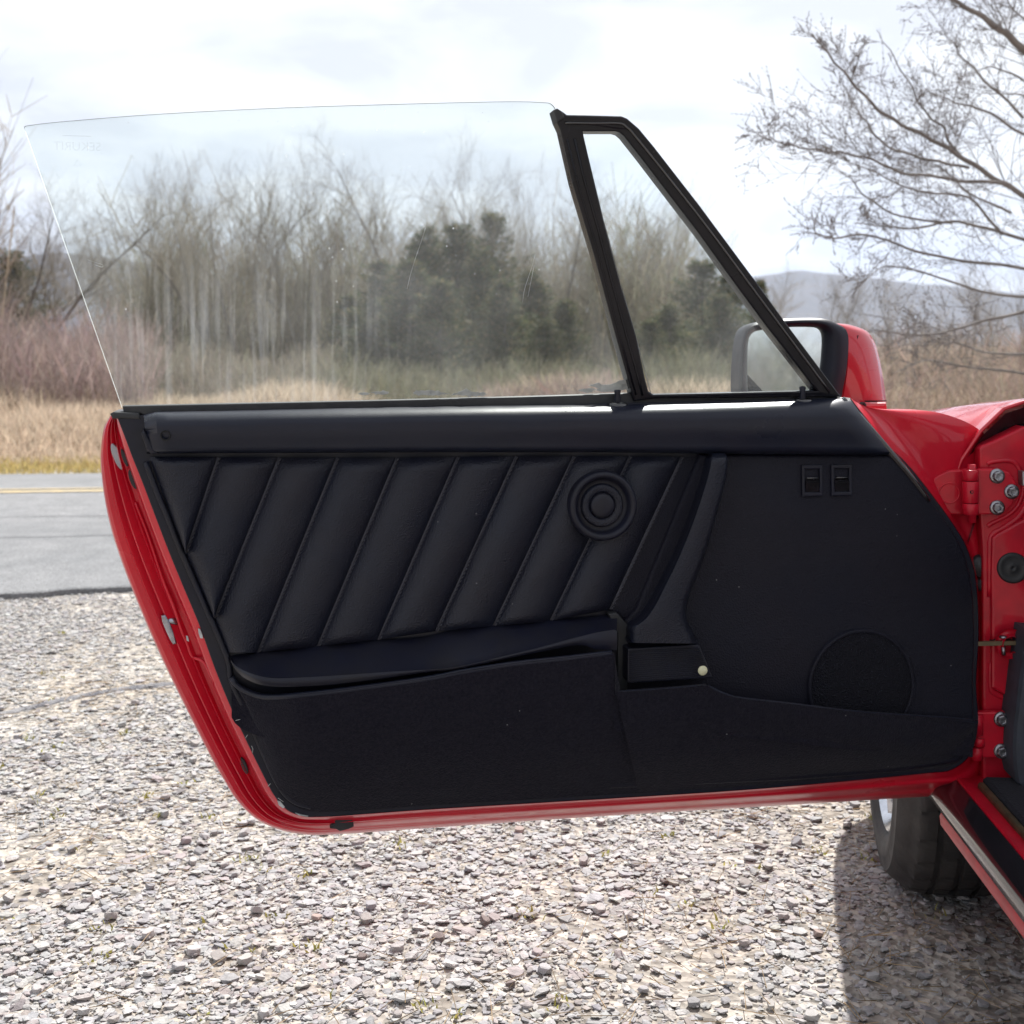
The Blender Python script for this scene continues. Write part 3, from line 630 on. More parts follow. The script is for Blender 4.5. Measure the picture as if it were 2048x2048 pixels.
for k_, pts in enumerate(([(470, 185), (485, 190), (498, 225), (502, 248), (484, 246), (474, 215)], [(392, 232), (405, 236), (412, 268), (398, 262)], [(700, 770), (712, 772), (716, 788), (704, 784)], [(980, 1295), (1000, 1298), (1030, 1335), (1018, 1342), (990, 1322)], [(1095, 1372), (1140, 1386), (1180, 1392), (1178, 1396), (1120, 1388)])):
    o4 = c4(pts); w = facew(*o4[0]) + .004; mb = MB(); slab(mb, o4, max(w, .0026), max(w, .0026) - .004, .0002); mb.build('paint_chip', M_chip, door)
for pts in ([(712, 776), (745, 768), (790, 742)], [(775, 890), (790, 868)], [(815, 940), (824, 960), (820, 985)], [(920, 1200), (938, 1182)], [(985, 1275), (1020, 1300)]):
    mb = MB(); mb.tube([dl(*p, .008) for p in c4(pts)], .0005, 4); mb.build('loose_thread', M_residue, door)
tp = c4([(1352, 1406), (1470, 1404), (1474, 1462), (1440, 1478), (1385, 1492), (1360, 1478), (1320, 1474), (1330, 1446), (1350, 1440)])
mb = MB(); slab(mb, tp, -.020, -.07, .002); mb.build('drain_patch', M_rubber, door)
# raised pressing on the end face
mb = MB(); rl = crom([cs(290, 660), cs(370, 860), cs(460, 1130), cs(540, 1330), cs(590, 1480), cs(625, 1560), cs(660, 1650), cs(735, 1690), cs(800, 1820)], 5)
wl = np.convolve(np.pad([facew(a, b) for a, b in rl], 5, mode='edge'), np.ones(11) / 11, 'valid'); mb.tube([dl(a, b, float(w_) + .0015) for (a, b), w_ in zip(rl, wl)], .0022, 8); mb.build('pressed_bead', M_red, door)

# mirror on the outside of the door
mc = lambda pts: C(1400, 560, 648, pts)
mo = mc([(240, 760), (228, 640), (236, 450), (250, 340), (270, 290), (310, 262), (380, 246), (520, 230), (690, 227), (770, 238), (820, 262), (862, 285), (884, 330), (884, 430), (870, 560), (845, 690), (835, 780)])
mg = mc([(292, 740), (284, 640), (283, 450), (288, 370), (300, 330), (330, 306), (400, 294), (540, 280), (680, 280), (718, 288), (737, 308), (742, 350), (736, 450), (722, 560), (706, 670), (700, 740)])
mo2 = resamp(crom(mo, 3), 60); mg2 = resamp(crom(mg, 3), 60)
mb = MB()
def mw(u, v): return -.150 + .012 * math.sin(v * math.pi) - .006 * v
patch(mb, mo2, mg2, mw, 8)
ro = [dl(a, b, -.150) for a, b in mo2]; mb.quadgrid([ro, [Vector((p.x * 1 + 0, p.y + .015, p.z)) for p in ro], [Vector((p.x, p.y + .035, p.z - .002)) for p in ro]], 0, True)
gi = [dl(a, b, -.156) for a, b in mg2]; mb.quadgrid([gi, [Vector((p.x, p.y + .006, p.z)) for p in gi]], 0, False)
ro_lo = [ro[0], ro[-1], Vector((ro[-1].x, ro[-1].y + .03, ro[-1].z)), Vector((ro[0].x, ro[0].y + .03, ro[0].z))]
mb.poly(ro_lo, [(0, 1, 2, 3)], 0)
mb.build('mirror_surround', M_plastic, door, 50)
mb = MB(); gp = [dl(a, b, -.158) for a, b in mg2]
zc_ = sum(p.z for p in gp) / len(gp); gp = [Vector((p.x, p.y + .003 + .02 * (p.z - zc_), p.z)) for p in gp]
mb.poly(gp, tessellate_polygon([[Vector((p.x, p.z, 0)) for p in gp]]), 0)
mg_ = mb.build('mirror_glass', M_mirror, door)
rs = crom(mc([(835, 262), (880, 263), (955, 285), (1005, 315), (1040, 372), (1062, 440), (1082, 530), (1100, 640), (1112, 740), (1116, 790)]), 4)
inn = crom(mc([(700, 240), (780, 262), (830, 285), (862, 310), (880, 372), (884, 440), (880, 530), (866, 640), (848, 740), (846, 790)]), 4)
mb = MB()
patch(mb, inn, rs, lambda u, v: -.152 - .012 * v - .02 * v ** 4, 10)
b0 = [dl(a, b, -.184) for a, b in rs]
fk = [Vector((p.x - .002, p.y + .035, p.z - .002)) for p in b0]; fk2 = [Vector((p.x - .02, p.y + .062, p.z - .012)) for p in b0]
lf = [Vector((dl(*a, -.15).x - .085 + .0 * i, p.y + .075, p.z - .012)) for i, (a, p) in enumerate(zip(inn, b0))]
mb.quadgrid([b0, fk, fk2, lf], 0, True); mb.build('mirror_shell', M_redex, door, 60)
mb = MB()
mb.tube([dl(a, b, -.153 - .005) for a, b in crom(mc([(943, 330), (927, 390), (912, 480), (903, 600), (900, 700)]), 3)], .0009, 5); mb.tube([dl(a, b, -.160) for a, b in mc([(900, 722), (1112, 720)])], .0009, 5); mb.build('mirror_joint', M_dark, door)
mb = MB(); slab(mb, mc([(840, 730), (1116, 730), (1120, 790), (1125, 850), (880, 850)]), -.12, -.2, .006); mb.build('mirror_foot', M_redex, door)
mb = MB(); c0 = dl(*mc([(968, 748)])[0], -.1185); mb.lathe([(.0058, -.002), (.0058, .003), (.003, .0035), (.0028, .001), (.0002, .001)], c0, (0, -1, 0), 16); mb.build('foot_screw', M_rubber, door)

# ------------------------------------------------------------------ the rest of the car
# hinges sit on the post, knuckles at the gap
ch_ = lambda x, y: ((1850 + x * .2070) / K, (800 + y * .2070) / K)
cl_ = lambda x, y: ((1850 + x * .2070) / K, (1200 + y * .2070) / K)
PW = lambda x, y, s=0: carp(x, y, s)
def cslab(mb, pts, s1, s0, ch=.002, holes=(), mi=0):
    return slab(mb, pts, -s1, -s0, ch, holes=holes, proj=carp_, mi=mi)
def carp_(x, y, s): return carp(x, y, s)
def bolt(parent, x, y, s, hollow=False):
    c0 = carp(x, y, s); mb = MB(); mb.lathe([(.0118, .001), (.0118, -.002), (.0100, -.0036), (.0082, -.0040)], c0, (0, 1, 0), 24)
    rows = [[c0 + Vector((r_ * math.cos(a + .3), h, r_ * math.sin(a + .3))) for a in [math.pi / 3 * j for j in range(6)]] for r_, h in ((.0084, -.0035), (.0084, -.0095), (.0072, -.0108), (.0040 if hollow else .0045, -.0108), (.0036, -.004 if hollow else -.0102), (.0002, -.004 if hollow else -.0100))]
    mb.quadgrid(rows, 0, False, True); return mb.build('bolt', M_steel, parent)
# door post (faces rearwards)
post = [(1850, 870), ch_(570, 440), ch_(700, 385), ch_(956, 262), (1960, 845), (1990, 835), (1990, 1500), cl_(890, 1752), cl_(585, 1752), (1850, 1487), (1852, 1300), (1853, 1100)]
post = [ch_(525, 470), ch_(560, 440), ch_(700, 378), ch_(956, 255), (1990, 815), (2010, 1500), (2005, 1572), cl_(560, 1752), cl_(560, 1000), ch_(560, 1500), ch_(535, 1100)]
mb = MB(); cslab(mb, post, .012, .05, .004); mb.build('door_post', M_redsh, car)
# recessed outer strip behind the gap, and soft pressings on the post
mb = MB(); cslab(mb, [ch_(430, 600), ch_(600, 440), ch_(600, 1900), cl_(600, 1770), cl_(440, 1760), cl_(420, 1000), ch_(430, 1700)], .06, .10, .002); mb.build('post_return', M_redsh, car)
prs = crom([ch_(600, 620), ch_(640, 600), ch_(800, 585), ch_(880, 620), ch_(920, 700), ch_(948, 850), ch_(900, 1010), ch_(800, 1110), ch_(660, 1180), ch_(600, 1220)], 5)
mb = MB(); mb.tube([carp(a, b, .013) for a, b in prs], .0042, 8); mb.build('pressed_bead', M_redsh, car)
mb = MB(); mb.tube([carp(a, b, .015) for a, b in crom([ch_(620, 1900), ch_(620, 1500), ch_(640, 1310), ch_(760, 1230), ch_(900, 1130), ch_(980, 1000)], 4)], .006, 8); mb.build('pressed_bead', M_redsh, car); mb = MB()
mb.tube([carp(a, b, .015) for a, b in crom([cl_(630, 600), cl_(632, 840), cl_(680, 900), cl_(800, 960), cl_(900, 1040), cl_(1000, 1160)], 4)], .006, 8); mb.build('pressed_bead', M_redsh, car)
mb = MB(); cslab(mb, [ch_(650, 1330), ch_(700, 1290), ch_(900, 1180), ch_(1100, 1080), (1990, 1200), cl_(1100, 1000), cl_(900, 990), cl_(700, 880), cl_(645, 850), cl_(645, 100), ch_(640, 1700)], .004, .02, .004); mb.build('post_panel', M_redsh, car)
for kx, (f_, leaf, bolts) in enumerate(((ch_, [(385, 668), (720, 665), (820, 700), (880, 790), (885, 900), (850, 1010), (780, 1085), (700, 1108), (385, 1108)], [(695, 735), (835, 885), (695, 1040)]),
                    (cl_, [(495, 1085), (790, 1082), (860, 1130), (930, 1220), (950, 1320), (900, 1440), (840, 1505), (770, 1525), (600, 1525), (495, 1525)], [(735, 1150), (862, 1302), (735, 1458)]))):
    mb = MB(); cslab(mb, [f_(*p) for p in leaf], -.006, .006, .0025); hg = mb.build('hinge', M_redsh, car)
    for i, b in enumerate(bolts): bolt(hg, *f_(*b), -.006, hollow=(kx == 0 and i == 2))
    if kx == 0:
        for (y0, y1, ra, m_) in ((672, 778, .0125, M_redsh), (784, 992, .0128, M_redsh), (998, 1106, .0125, M_redsh)):
            a = carp(*f_(440, y0), -.008); b = carp(*f_(440, y1), -.008); mb = MB(); mb.tube([a, a + (b - a) * .03, b - (b - a) * .03, b], [ra * .93, ra, ra, ra * .93], 20); mb.build('knuckle', m_, hg)
        a = carp(*f_(452, 622), -.006); b = carp(*f_(455, 1182), -.006); mb = MB(); mb.tube([a, b], .0065, 14); mb.build('hinge_pin', M_redsh, hg)
        mb = MB(); cslab(mb, [f_(*p) for p in ((40, 800), (120, 730), (230, 680), (385, 672), (400, 1108), (250, 1112), (150, 1000))], .012, .03, .003); mb.build('door_leaf', M_redsh, hg)
        c0 = carp(*f_(235, 900), .012); mb = MB(); mb.lathe([(.017, .0), (.0165, -.0015), (.0145, .0), (.014, .002), (.0002, .002)], c0, (0, 1, 0), 30); mb.build('leaf_boss', M_redsh, hg)
        c0 = carp(*f_(452, 890), -.0215); mb = MB(); mb.lathe([(.0028, 0), (.002, .001), (.0002, .001)], c0, (0, 1, 0), 12); mb.build('grease_hole', M_dark, hg)
    else:
        for (x_, y0, y1) in ((505, 1100, 1300), (520, 1330, 1410), (500, 1420, 1540)):
            a = carp(*f_(x_, y0), -.004); b = carp(*f_(x_, y1), -.004); mb = MB(); mb.tube([a, b], .009, 16); mb.build('knuckle', M_redsh, hg)
# check strap
mb = MB(); a = carp(*cl_(500, 425), -.02); b = carp(*cl_(850, 408), -.004)
mb.box((a + b) / 2, ((b - a).length, .006, .0065), Matrix.Rotation(-.04, 3, 'Y')); stp = mb.build('check_strap', M_brass, car)
mb = MB(); c0 = carp(*cl_(758, 365), -.012); c1_ = carp(*cl_(760, 532), -.012)
mb.lathe([(.0002, .0035), (.0062, .0028), (.0068, 0), (.003, -.001)], c0, (0, 0, 1), 18); mb.tube([c0 + Vector((0, 0, -.014)), c1_], .0032, 10); mb.build('strap_pin', M_steel, stp)
mb = MB(); c0 = carp(*cl_(800, 405), .0); mb.lathe([(.024, .0125), (.022, .008), (.015, .0065), (.0135, .010), (.013, .02)], c0, (0, -1, 0), 30); mb.build('strap_pocket', M_redsh, stp)
mb = MB(); cslab(mb, [cl_(640, 392), cl_(700, 360), cl_(830, 372), cl_(868, 400), cl_(850, 440), cl_(640, 446)], .0035, .012, .001); mb.build('strap_slot', M_dark, stp)
# grommets and gap rubbers
mb = MB(); c0 = carp(*ch_(845, 1622), .004); mb.lathe([(.0245, .0), (.0240, .003), (.0215, .0045), (.017, .003), (.010, .002), (.006, .0035), (.003, .004), (.0002, .001)], c0, (0, -1, 0), 36); mb.build('grommet', M_rubber, car)
for (x, y, r_) in ((530, 1600, .019), (548, 1775, .012)):
    mb = MB(); c0 = carp(*ch_(x, y), .035); mb.lathe([(r_, -.03), (r_, .008), (r_ * .8, .014), (.0002, .015)], c0, (0, -1, 0), 24); mb.build('buffer', M_rubber, car)
# dark trim at the inner side of the post
mb = MB(); cslab(mb, [cl_(960, 600), cl_(935, 760), cl_(905, 1020), cl_(880, 1230), cl_(868, 1450), cl_(880, 1650), cl_(905, 1780), (2030, 1600), (2030, 1200), cl_(1000, 300)], -.06, .01, .01); mb.build('kick_panel', mat('dark_blue_trim', (0.030, 0.036, 0.052), .7, nscale=40, ncol=(.02, .025, .035)), car)
mb = MB(); cslab(mb, [ch_(940, 690), ch_(975, 690), ch_(980, 830), ch_(945, 830)], -.01, .01, .002); mb.build('striker_tab', M_steel, car)

# fender and bonnet: sections along the car; side tapers towards the nose
NOSE = 1.38; SW, WR = 0.425, 0.345
def side(s): return .008 + .16 * (max(0, s) / NOSE) ** 3 + .55 * sst(.86, 1.0, s / NOSE) ** 1 * .62
def crest(s): return np.interp(s, [-.2, 0, .3, .7, 1.0, 1.12, 1.22, 1.30, NOSE], [.948, .948, .925, .888, .872, .862, .82, .70, .52])
def cen(s): return np.interp(s, [-.2, 0, .3, .7, 1.0, 1.2, 1.32, NOSE], [.93, .92, .86, .77, .69, .62, .56, .50])
SEC = np.unique(np.r_[np.linspace(0.03, NOSE, 44), np.linspace(SW - WR, SW + WR, 30)]); SEC = SEC[SEC > .02]
def arch(s):
    d = abs(s - SW)
    return .30 + math.sqrt(max(0, WR * WR - d * d)) if d < WR else .30 - 0
mbf = MB(); rows = []
for s in SEC:
    o_ = side(s); cz_ = crest(s); cc_ = cen(s); zb = arch(s) if abs(s - SW) < WR else (.30 if s < SW else .42)
    bul = .014
    pr = []
    for z_, ins in ((0.0, .012), (.33, 0.0), (.60, .003), (.76, .014), (.85, .034), (.92, .064), (.975, .10), (1.0, .145)):
        z2 = zb + (cz_ - zb) * z_; pr.append(Vector((o_ + ins + .09 * sst(.78, 1.12, s) * sst(.62, .40, z2), s, z2)))
    for f_, q_ in ((.20, 1.0), (.26, .95), (.34, .80), (.44, .55), (.55, .28), (.68, .1), (CARW / 2, 0)):
        h = q_; pr.append(Vector((max(o_ + f_, f_), s, cc_ + (cz_ - cc_) * h)))
    n_ = len(pr); pr += [Vector((CARW - p.x, p.y, p.z)) for p in pr[:-1][::-1]]
    rows.append(pr)
mbf.quadgrid(rows, 0, True)
last = rows[-1]; mbf.quadgrid([last, [Vector((p.x * .94 + CARW / 2 * .06, p.y + .03, .40 + (p.z - .40) * .6)) for p in last], [Vector((p.x * .94 + CARW / 2 * .06, p.y + .01, .30)) for p in last]], 0, True)
mbf.build('front_body', M_redex, car, 40)
# rear lip of the fender (rolled edge) and the dark gap panel behind it
r0 = rows[0]; lipm = MB()
lipm.tube([Vector((p.x, p.y - .002, p.z - .002)) for p in r0[3:18]], .0032, 8); lipm.build('fender_lip', M_redex, car)
# cowl well: dark surface behind the lip, bounded by the post top
mb = MB()
A_ = [Vector((p.x + .004, p.y + .004, p.z - .010)) for p in r0[3:18]]; B_ = [Vector((p.x + .03, p.y + .10, min(p.z - .075, .80))) for p in r0[3:18]]
B2 = [Vector((p.x + .02, .02, p.z - .10)) for p in r0[3:18]]
mb.quadgrid([A_, B_, B2], 0, True); mb.build('cowl_well', M_gloss, car)
mb = MB(); sfd = []
for s in np.linspace(.05, 1.0, 14): sfd.append(Vector((side(s) + .20, s, cen(s) + (crest(s) - cen(s)) * .957 + .001)))
mb.tube(sfd, .0018, 5); mb.build('bonnet_gap', M_dark, car)
mb = MB(); bp_ = [(.30, NOSE - .14), (.30, NOSE - .04), (.40, NOSE + .04), (.5, NOSE + .09), (CARW - .5, NOSE + .09), (CARW - .40, NOSE + .04), (CARW - .30, NOSE - .04), (CARW - .30, NOSE - .14)]
bp_ = resamp(crom(bp_, 5), 40)
mb.quadgrid([[Vector((x, y - dy, z)) for x, y in bp_] for z, dy in ((.27, .08), (.28, .015), (.34, 0), (.44, 0), (.49, .015), (.50, .06))], 0, True); mb.build('front_bumper', M_redex, car)
# windscreen surround
mb = MB(); mb.tube([Vector(p) for p in crom([(.17, .10, .86), (.22, -.12, 1.03), (.28, -.33, 1.18), (.36, -.43, 1.235), (CARW / 2, -.47, 1.26), (CARW - .36, -.43, 1.235), (CARW - .28, -.33, 1.18), (CARW - .22, -.12, 1.03), (CARW - .17, .10, .86)], 5)], .022, 10); mb.build('windscreen_frame', M_rubber, car)

# dashboard and steering wheel inside
mb = MB(); pr_ = [(-.02, .60), (-.14, .62), (-.22, .70), (-.24, .78), (-.20, .845), (-.10, .875), (.04, .885), (.06, .80), (.05, .60)]
mb.quadgrid([[Vector((x_, y_, z_)) for y_, z_ in pr_] for x_ in (.17, .19, .8, CARW - .19, CARW - .17)], 0, True, True)
for x_ in (.17, CARW - .17): mb.poly([Vector((x_, y_, z_)) for y_, z_ in pr_], [tuple(range(9))], 0)
mb.build('dashboard', M_vinyl, car, 40)
mb = MB(); cw_ = Vector((.47, -.42, .80)); ax_ = Vector((0, -.92, .39)).normalized(); ux = Vector((1, 0, 0)); uy = ax_.cross(ux)
mb.tube([cw_ + (ux * math.cos(a) + uy * math.sin(a)) * .185 for a in [2 * math.pi * j / 48 for j in range(49)]], .014, 10)
stw = mb.build('steering_wheel', M_rubber, car)
for a in (0, math.pi, -math.pi / 2 * -1):
    mb = MB(); mb.tube([cw_ - ax_ * .02, cw_ + (ux * math.cos(a) + uy * math.sin(a)) * .18], [.02, .011], 8); mb.build('spoke', M_plastic, stw)
mb = MB(); mb.lathe([(.055, -.04), (.06, .0), (.045, .015), (.0002, .02)], cw_, ax_, 30); mb.build('hub', M_plastic, stw)
mb = MB(); mb.tube([cw_ - ax_ * .02, Vector((.47, -.16, .70))], .03, 14); mb.build('column', M_plastic, stw)

# sill
def sweep(name, prof, y0, y1, m, ang=35):
    mb = MB(); mb.quadgrid([[Vector((a, y, z)) for a, z in prof] for y in (y0, y0 + .15, (y0 + y1) / 2, y1)], 0, True)
    mb.poly([Vector((a, y1, z)) for a, z in prof], [tuple(range(len(prof)))], 0)
    return mb.build(name, m, car, ang)
sweep('sill_lip', [(.05, .255), (.010, .262), (.001, .270), (-.001, .284), (.002, .290), (.05, .290)], -1.5, .00, M_redsh)
sweep('rocker_trim', [(.03, .2895), (.002, .291), (-.004, .297), (-.007, .312), (-.004, .326), (.004, .3335), (.012, .336), (.020, .342), (.024, .343), (.03, .32)], -1.5, .06, M_gloss, 60)
sweep('sill', [(.024, .30), (.024, .341), (.027, .3455), (.033, .3445), (.048, .340), (.075, .340), (.075, .30)], -1.5, .06, M_redsh)
sweep('sill_strip', [(.0495, .3402), (.0495, .3455), (.052, .349), (.058, .349), (.060, .340)], -1.5, -.03, M_brass)
sweep('sill_carpet', [(.0605, .33), (.0605, .350), (.066, .354), (.20, .354), (.22, .34), (.22, .20)], -1.5, -.02, M_carpet)
mb = MB(); mb.box((CARW / 2 + .1, -.7, .20), (CARW - .25, 1.6, .04)); mb.build('floor_pan', M_carpet, car)
mb = MB(); mb.box((CARW / 2, .06, .57), (CARW - .18, .04, .55)); mb.build('bulkhead', M_rubber, car)

# front left wheel
WX = .703 - .678 - .013
wheel = link('wheel', None, car) if False else None
mb = MB(); n = 360; TR, TW = .308, .205
prof = [(.204, .026), (.206, .016), (.209, .008), (.213, .002), (.222, -.004), (.226, -.0045), (.228, -.007), (.248, -.010), (.252, -.0085), (.268, -.005), (.272, -.006), (.283, .004), (.291, .016), (.298, .026)]
gro = [.0, .034, .038, .070, .074, .081, .085, .117, .121, TW - .052]
tread = [(.3035, .030), (.3055, .045), (.3065, .058), (.299, .060), (.299, .068), (.307, .070), (.3078, .095), (.300, .097), (.300, .106), (.3078, .108), (.307, .133), (.299, .135), (.299, .143), (.3065, .145), (.305, .165), (.300, .178), (.290, .186), (.26, .196), (.22, .200), (.19, .195)]
rows = []
for r_, h in prof + tread:
    row = []
    for k_ in range(n):
        a = 2 * math.pi * k_ / n; rr = r_
        slit = (k_ + int(h * 90)) % 11 == 0
        if r_ > .3025 and slit: rr -= .004
        if .23 < r_ < .27 and h < .01: rr += 0
        row.append(Vector((h, rr * math.cos(a), rr * math.sin(a))))
    rows.append(row)
mb.quadgrid(rows, 0, True, True)
tyre_mb = mb
wh = MB(); wh.lathe([(.206, .022), (.208, .010), (.208, .004), (.204, .002), (.190, .016), (.182, .028), (.178, .060), (.176, .17), (.19, .19)], (0, 0, 0), (1, 0, 0), 96)
wh.lathe([(.178, .055), (.16, .045), (.15, .040), (.05, .030), (.045, .012), (.0002, .010)], (0, 0, 0), (1, 0, 0), 96)
M_alloy = mat('polished_alloy', (0.72, 0.73, 0.76), 0.2, metal=1, nscale=30, ncol=(0.55, 0.56, 0.6))
wheel = wh.build('wheel', M_alloy, car, 40)
wheel.location = (WX, SW + .015, TR); wheel.rotation_euler = (0, 0, R(-6.5))
ty = tyre_mb.build('tyre', M_tyre, wheel, 50)
sp = MB()
for k_ in range(5):
    a = 2 * math.pi * k_ / 5 + .2
    for da in (-.16, .16):
        p0 = Vector((.020, .05 * math.cos(a), .05 * math.sin(a))); p1 = Vector((.012, .175 * math.cos(a + da), .175 * math.sin(a + da))); sp.tube([p0, (p0 + p1) / 2 + Vector((-.006, 0, 0)), p1], [.018, .013, .014], 10)
sp.build('spoke', M_alloy, wheel)
mb = MB(); mb.quadgrid([[Vector((q_, SW + r_ * math.cos(a), .30 + r_ * math.sin(a))) for a in [math.pi * j / 30 for j in range(31)]] for r_, q_ in ((.318, .05), (.318, .30), (.10, .32))], 0, True); mb.build('wheel_well', M_rubber, car)
for k_ in range(1):   # second front wheel, other side
    w2 = wheel.copy(); COL.objects.link(w2); w2.parent = car; w2.location = (CARW - WX, SW + .015, TR); w2.rotation_euler = (0, 0, R(175))
    for c_ in list(wheel.children):
        d_ = c_.copy(); COL.objects.link(d_); d_.parent = w2
tyre_letters = None

# ------------------------------------------------------------------ ground
RA = R(7.0)
def rv(x, y): return -x * math.sin(RA) + y * math.cos(RA)
def ru(x, y): return x * math.cos(RA) + y * math.sin(RA)
def tz(x, y):
    v = -x * np.sin(RA) + y * np.cos(RA)
    return np.interp(v, [9.1, 12.0, 13.0, 20, 60], [0, -.17, -.19, -.02, 0.0])
M_ground = mat('gravelly_soil', (0.205, 0.178, 0.148), 0.95, nscale=2.2, ncol=(0.26, 0.24, 0.215), bump=0.9, bscale=55, bvor=True)
t = M_ground.node_tree
# finer stone speckle on the soil sheet beyond the loose stones
b = t.nodes['Principled BSDF']; lnk = b.inputs['Base Color'].links[0].from_socket
vo = t.nodes.new('ShaderNodeTexVoronoi'); vo.inputs['Scale'].default_value = 48
tcn = [n_ for n_ in t.nodes if n_.type == 'TEX_COORD'][0]; t.links.new(tcn.outputs['Object'], vo.inputs['Vector'])
mr = t.nodes.new('ShaderNodeMapRange'); mr.inputs[3].default_value = .75; mr.inputs[4].default_value = 2.0
sp_ = t.nodes.new('ShaderNodeSeparateColor'); t.links.new(vo.outputs['Color'], sp_.inputs[0]); t.links.new(sp_.outputs[0], mr.inputs[0])
mv = t.nodes.new('ShaderNodeMixRGB'); mv.blend_type = 'MULTIPLY'; mv.inputs[0].default_value = 1
cbn = t.nodes.new('ShaderNodeCombineColor')
for i in range(3): t.links.new(mr.outputs[0], cbn.inputs[i])
t.links.new(lnk, mv.inputs[1]); t.links.new(cbn.outputs[0], mv.inputs[2]); t.links.new(mv.outputs[0], b.inputs['Base Color'])
def strip_grid(name, us, vs, zf, m, kind='structure'):
    U, V = np.meshgrid(us, vs); X = U * np.cos(RA) - V * np.sin(RA); Y = U * np.sin(RA) + V * np.cos(RA)
    Z = zf(X, Y); verts = np.stack([X, Y, Z], -1).reshape(-1, 3); nu = len(us); nv = len(vs)
    i = np.arange((nv - 1) * (nu - 1)); r_, c_ = i // (nu - 1), i % (nu - 1); a = r_ * nu + c_
    o = mesh_np(name, verts, np.stack([a, a + 1, a + nu + 1, a + nu], -1), m, smooth=True); o['kind'] = kind; return o
us = np.unique(np.r_[np.linspace(-2300, -40, 8), np.linspace(-40, 40, 17), np.linspace(40, 2300, 8)])
ground = strip_grid('gravel_ground', us, np.array([-300, -60, -20, -5, 0, 3, 5.5, 7, 9.1, 12.0, 12.6]), lambda x, y: tz(x, y), M_ground)
M_field = mat('dry_field_soil', (0.34, 0.25, 0.16), 0.95, nscale=.9, ncol=(0.42, 0.32, 0.20), bump=0.5, bscale=9)
strip_grid('field', us, np.array([12.6, 13, 14, 16, 20, 30, 60, 200, 700, 2300]), lambda x, y: tz(x, y), M_field)
M_floor = mat('leaf_litter', (0.10, 0.082, 0.058), 0.95, nscale=1.2, ncol=(0.17, 0.14, 0.10), bump=0.5, bscale=5)
strip_grid('wood_floor', us, np.array([17.6, 18.5, 20, 30, 60, 120, 400]), lambda x, y: tz(x, y) + .012, M_floor)
M_road = mat('asphalt', (0.155, 0.16, 0.166), 0.85, nscale=.8, ncol=(0.20, 0.202, 0.207), bump=0.5, bscale=170, bvor=True)
t = M_road.node_tree; b = t.nodes['Principled BSDF']; lnk = b.inputs['Base Color'].links[0].from_socket
n_ = t.nodes.new('ShaderNodeTexNoise'); n_.inputs['Scale'].default_value = 90; n_.inputs['Detail'].default_value = 2; mr = t.nodes.new('ShaderNodeMapRange'); mr.inputs[1].default_value = .3; mr.inputs[2].default_value = .7; mr.inputs[3].default_value = .72; mr.inputs[4].default_value = 1.3
tcn = [q_ for q_ in t.nodes if q_.type == 'TEX_COORD'][0]; t.links.new(tcn.outputs['Object'], n_.inputs['Vector']); t.links.new(n_.outputs[0], mr.inputs[0])
mv = t.nodes.new('ShaderNodeMixRGB'); mv.blend_type = 'MULTIPLY'; mv.inputs[0].default_value = 1; cbn = t.nodes.new('ShaderNodeCombineColor')
for i in range(3): t.links.new(mr.outputs[0], cbn.inputs[i])
t.links.new(lnk, mv.inputs[1]); t.links.new(cbn.outputs[0], mv.inputs[2]); t.links.new(mv.outputs[0], b.inputs['Base Color'])
# road: ragged near edge, real step
uu_ = np.unique(np.r_[np.linspace(-200, -12, 20), np.linspace(-12, 8, 400), np.linspace(8, 200, 20)])
def edge_v(u): return 5.10 + .40 * np.tanh((u + 1.9) * .8) + .030 * np.sin(u * 3.1) + .016 * np.sin(u * 11 + 1) + .010 * np.sin(u * 27 + 2) + .005 * np.sin(u * 61)
ev = edge_v(uu_); rowsv = []
for f_, dz in ((0, .000), (.0, .022), (.006, .027), (.05, .030), (1, .012)):
    v_ = ev + (9.1 - ev) * f_ if f_ > .04 or f_ == 0 else ev + f_ * 2; rowsv.append((v_, np.full_like(v_, dz)))
rowsv.append((np.full_like(ev, 9.1), np.full_like(ev, .012))); rowsv[-2] = (ev + (9.1 - ev) * .5, np.full_like(ev, .022))
rowsv.append((np.full_like(ev, 10.5), np.full_like(ev, .012))); rowsv.append((np.full_like(ev, 12.0), np.full_like(ev, .010)))
vv = []
for v_, dz in rowsv:
    X = uu_ * math.cos(RA) - v_ * math.sin(RA); Y = uu_ * math.sin(RA) + v_ * math.cos(RA); vv.append(np.stack([X, Y, tz(X, Y) + dz], -1))
nu = len(uu_); verts = np.concatenate(vv); i = np.arange((len(vv) - 1) * (nu - 1)); r_, c_ = i // (nu - 1), i % (nu - 1); a = r_ * nu + c_
road = mesh_np('road', verts, np.stack([a, a + 1, a + nu + 1, a + nu], -1), M_road, smooth=False); road['kind'] = 'structure'
M_yel = mat('yellow_road_paint', (0.50, 0.38, 0.20), 0.7, nscale=30, ncol=(0.30, 0.26, 0.18), bump=.3, bscale=170)
for v0, v1 in ((8.93, 9.05), (9.15, 9.27)):
    U = np.linspace(-150, 150, 60); vv = []
    for v_ in (v0, v1):
        X = U * math.cos(RA) - v_ * math.sin(RA); Y = U * math.sin(RA) + v_ * math.cos(RA); vv.append(np.stack([X, Y, tz(X, Y) + .0175], -1))
    a = np.arange(59); o = mesh_np('centre_line', np.concatenate(vv), np.stack([a, a + 1, a + 61, a + 60], -1), M_yel, road)
M_crack = mat('crack_filler', (0.05, 0.05, 0.055), 0.8, nscale=20, ncol=(.08, .08, .085))
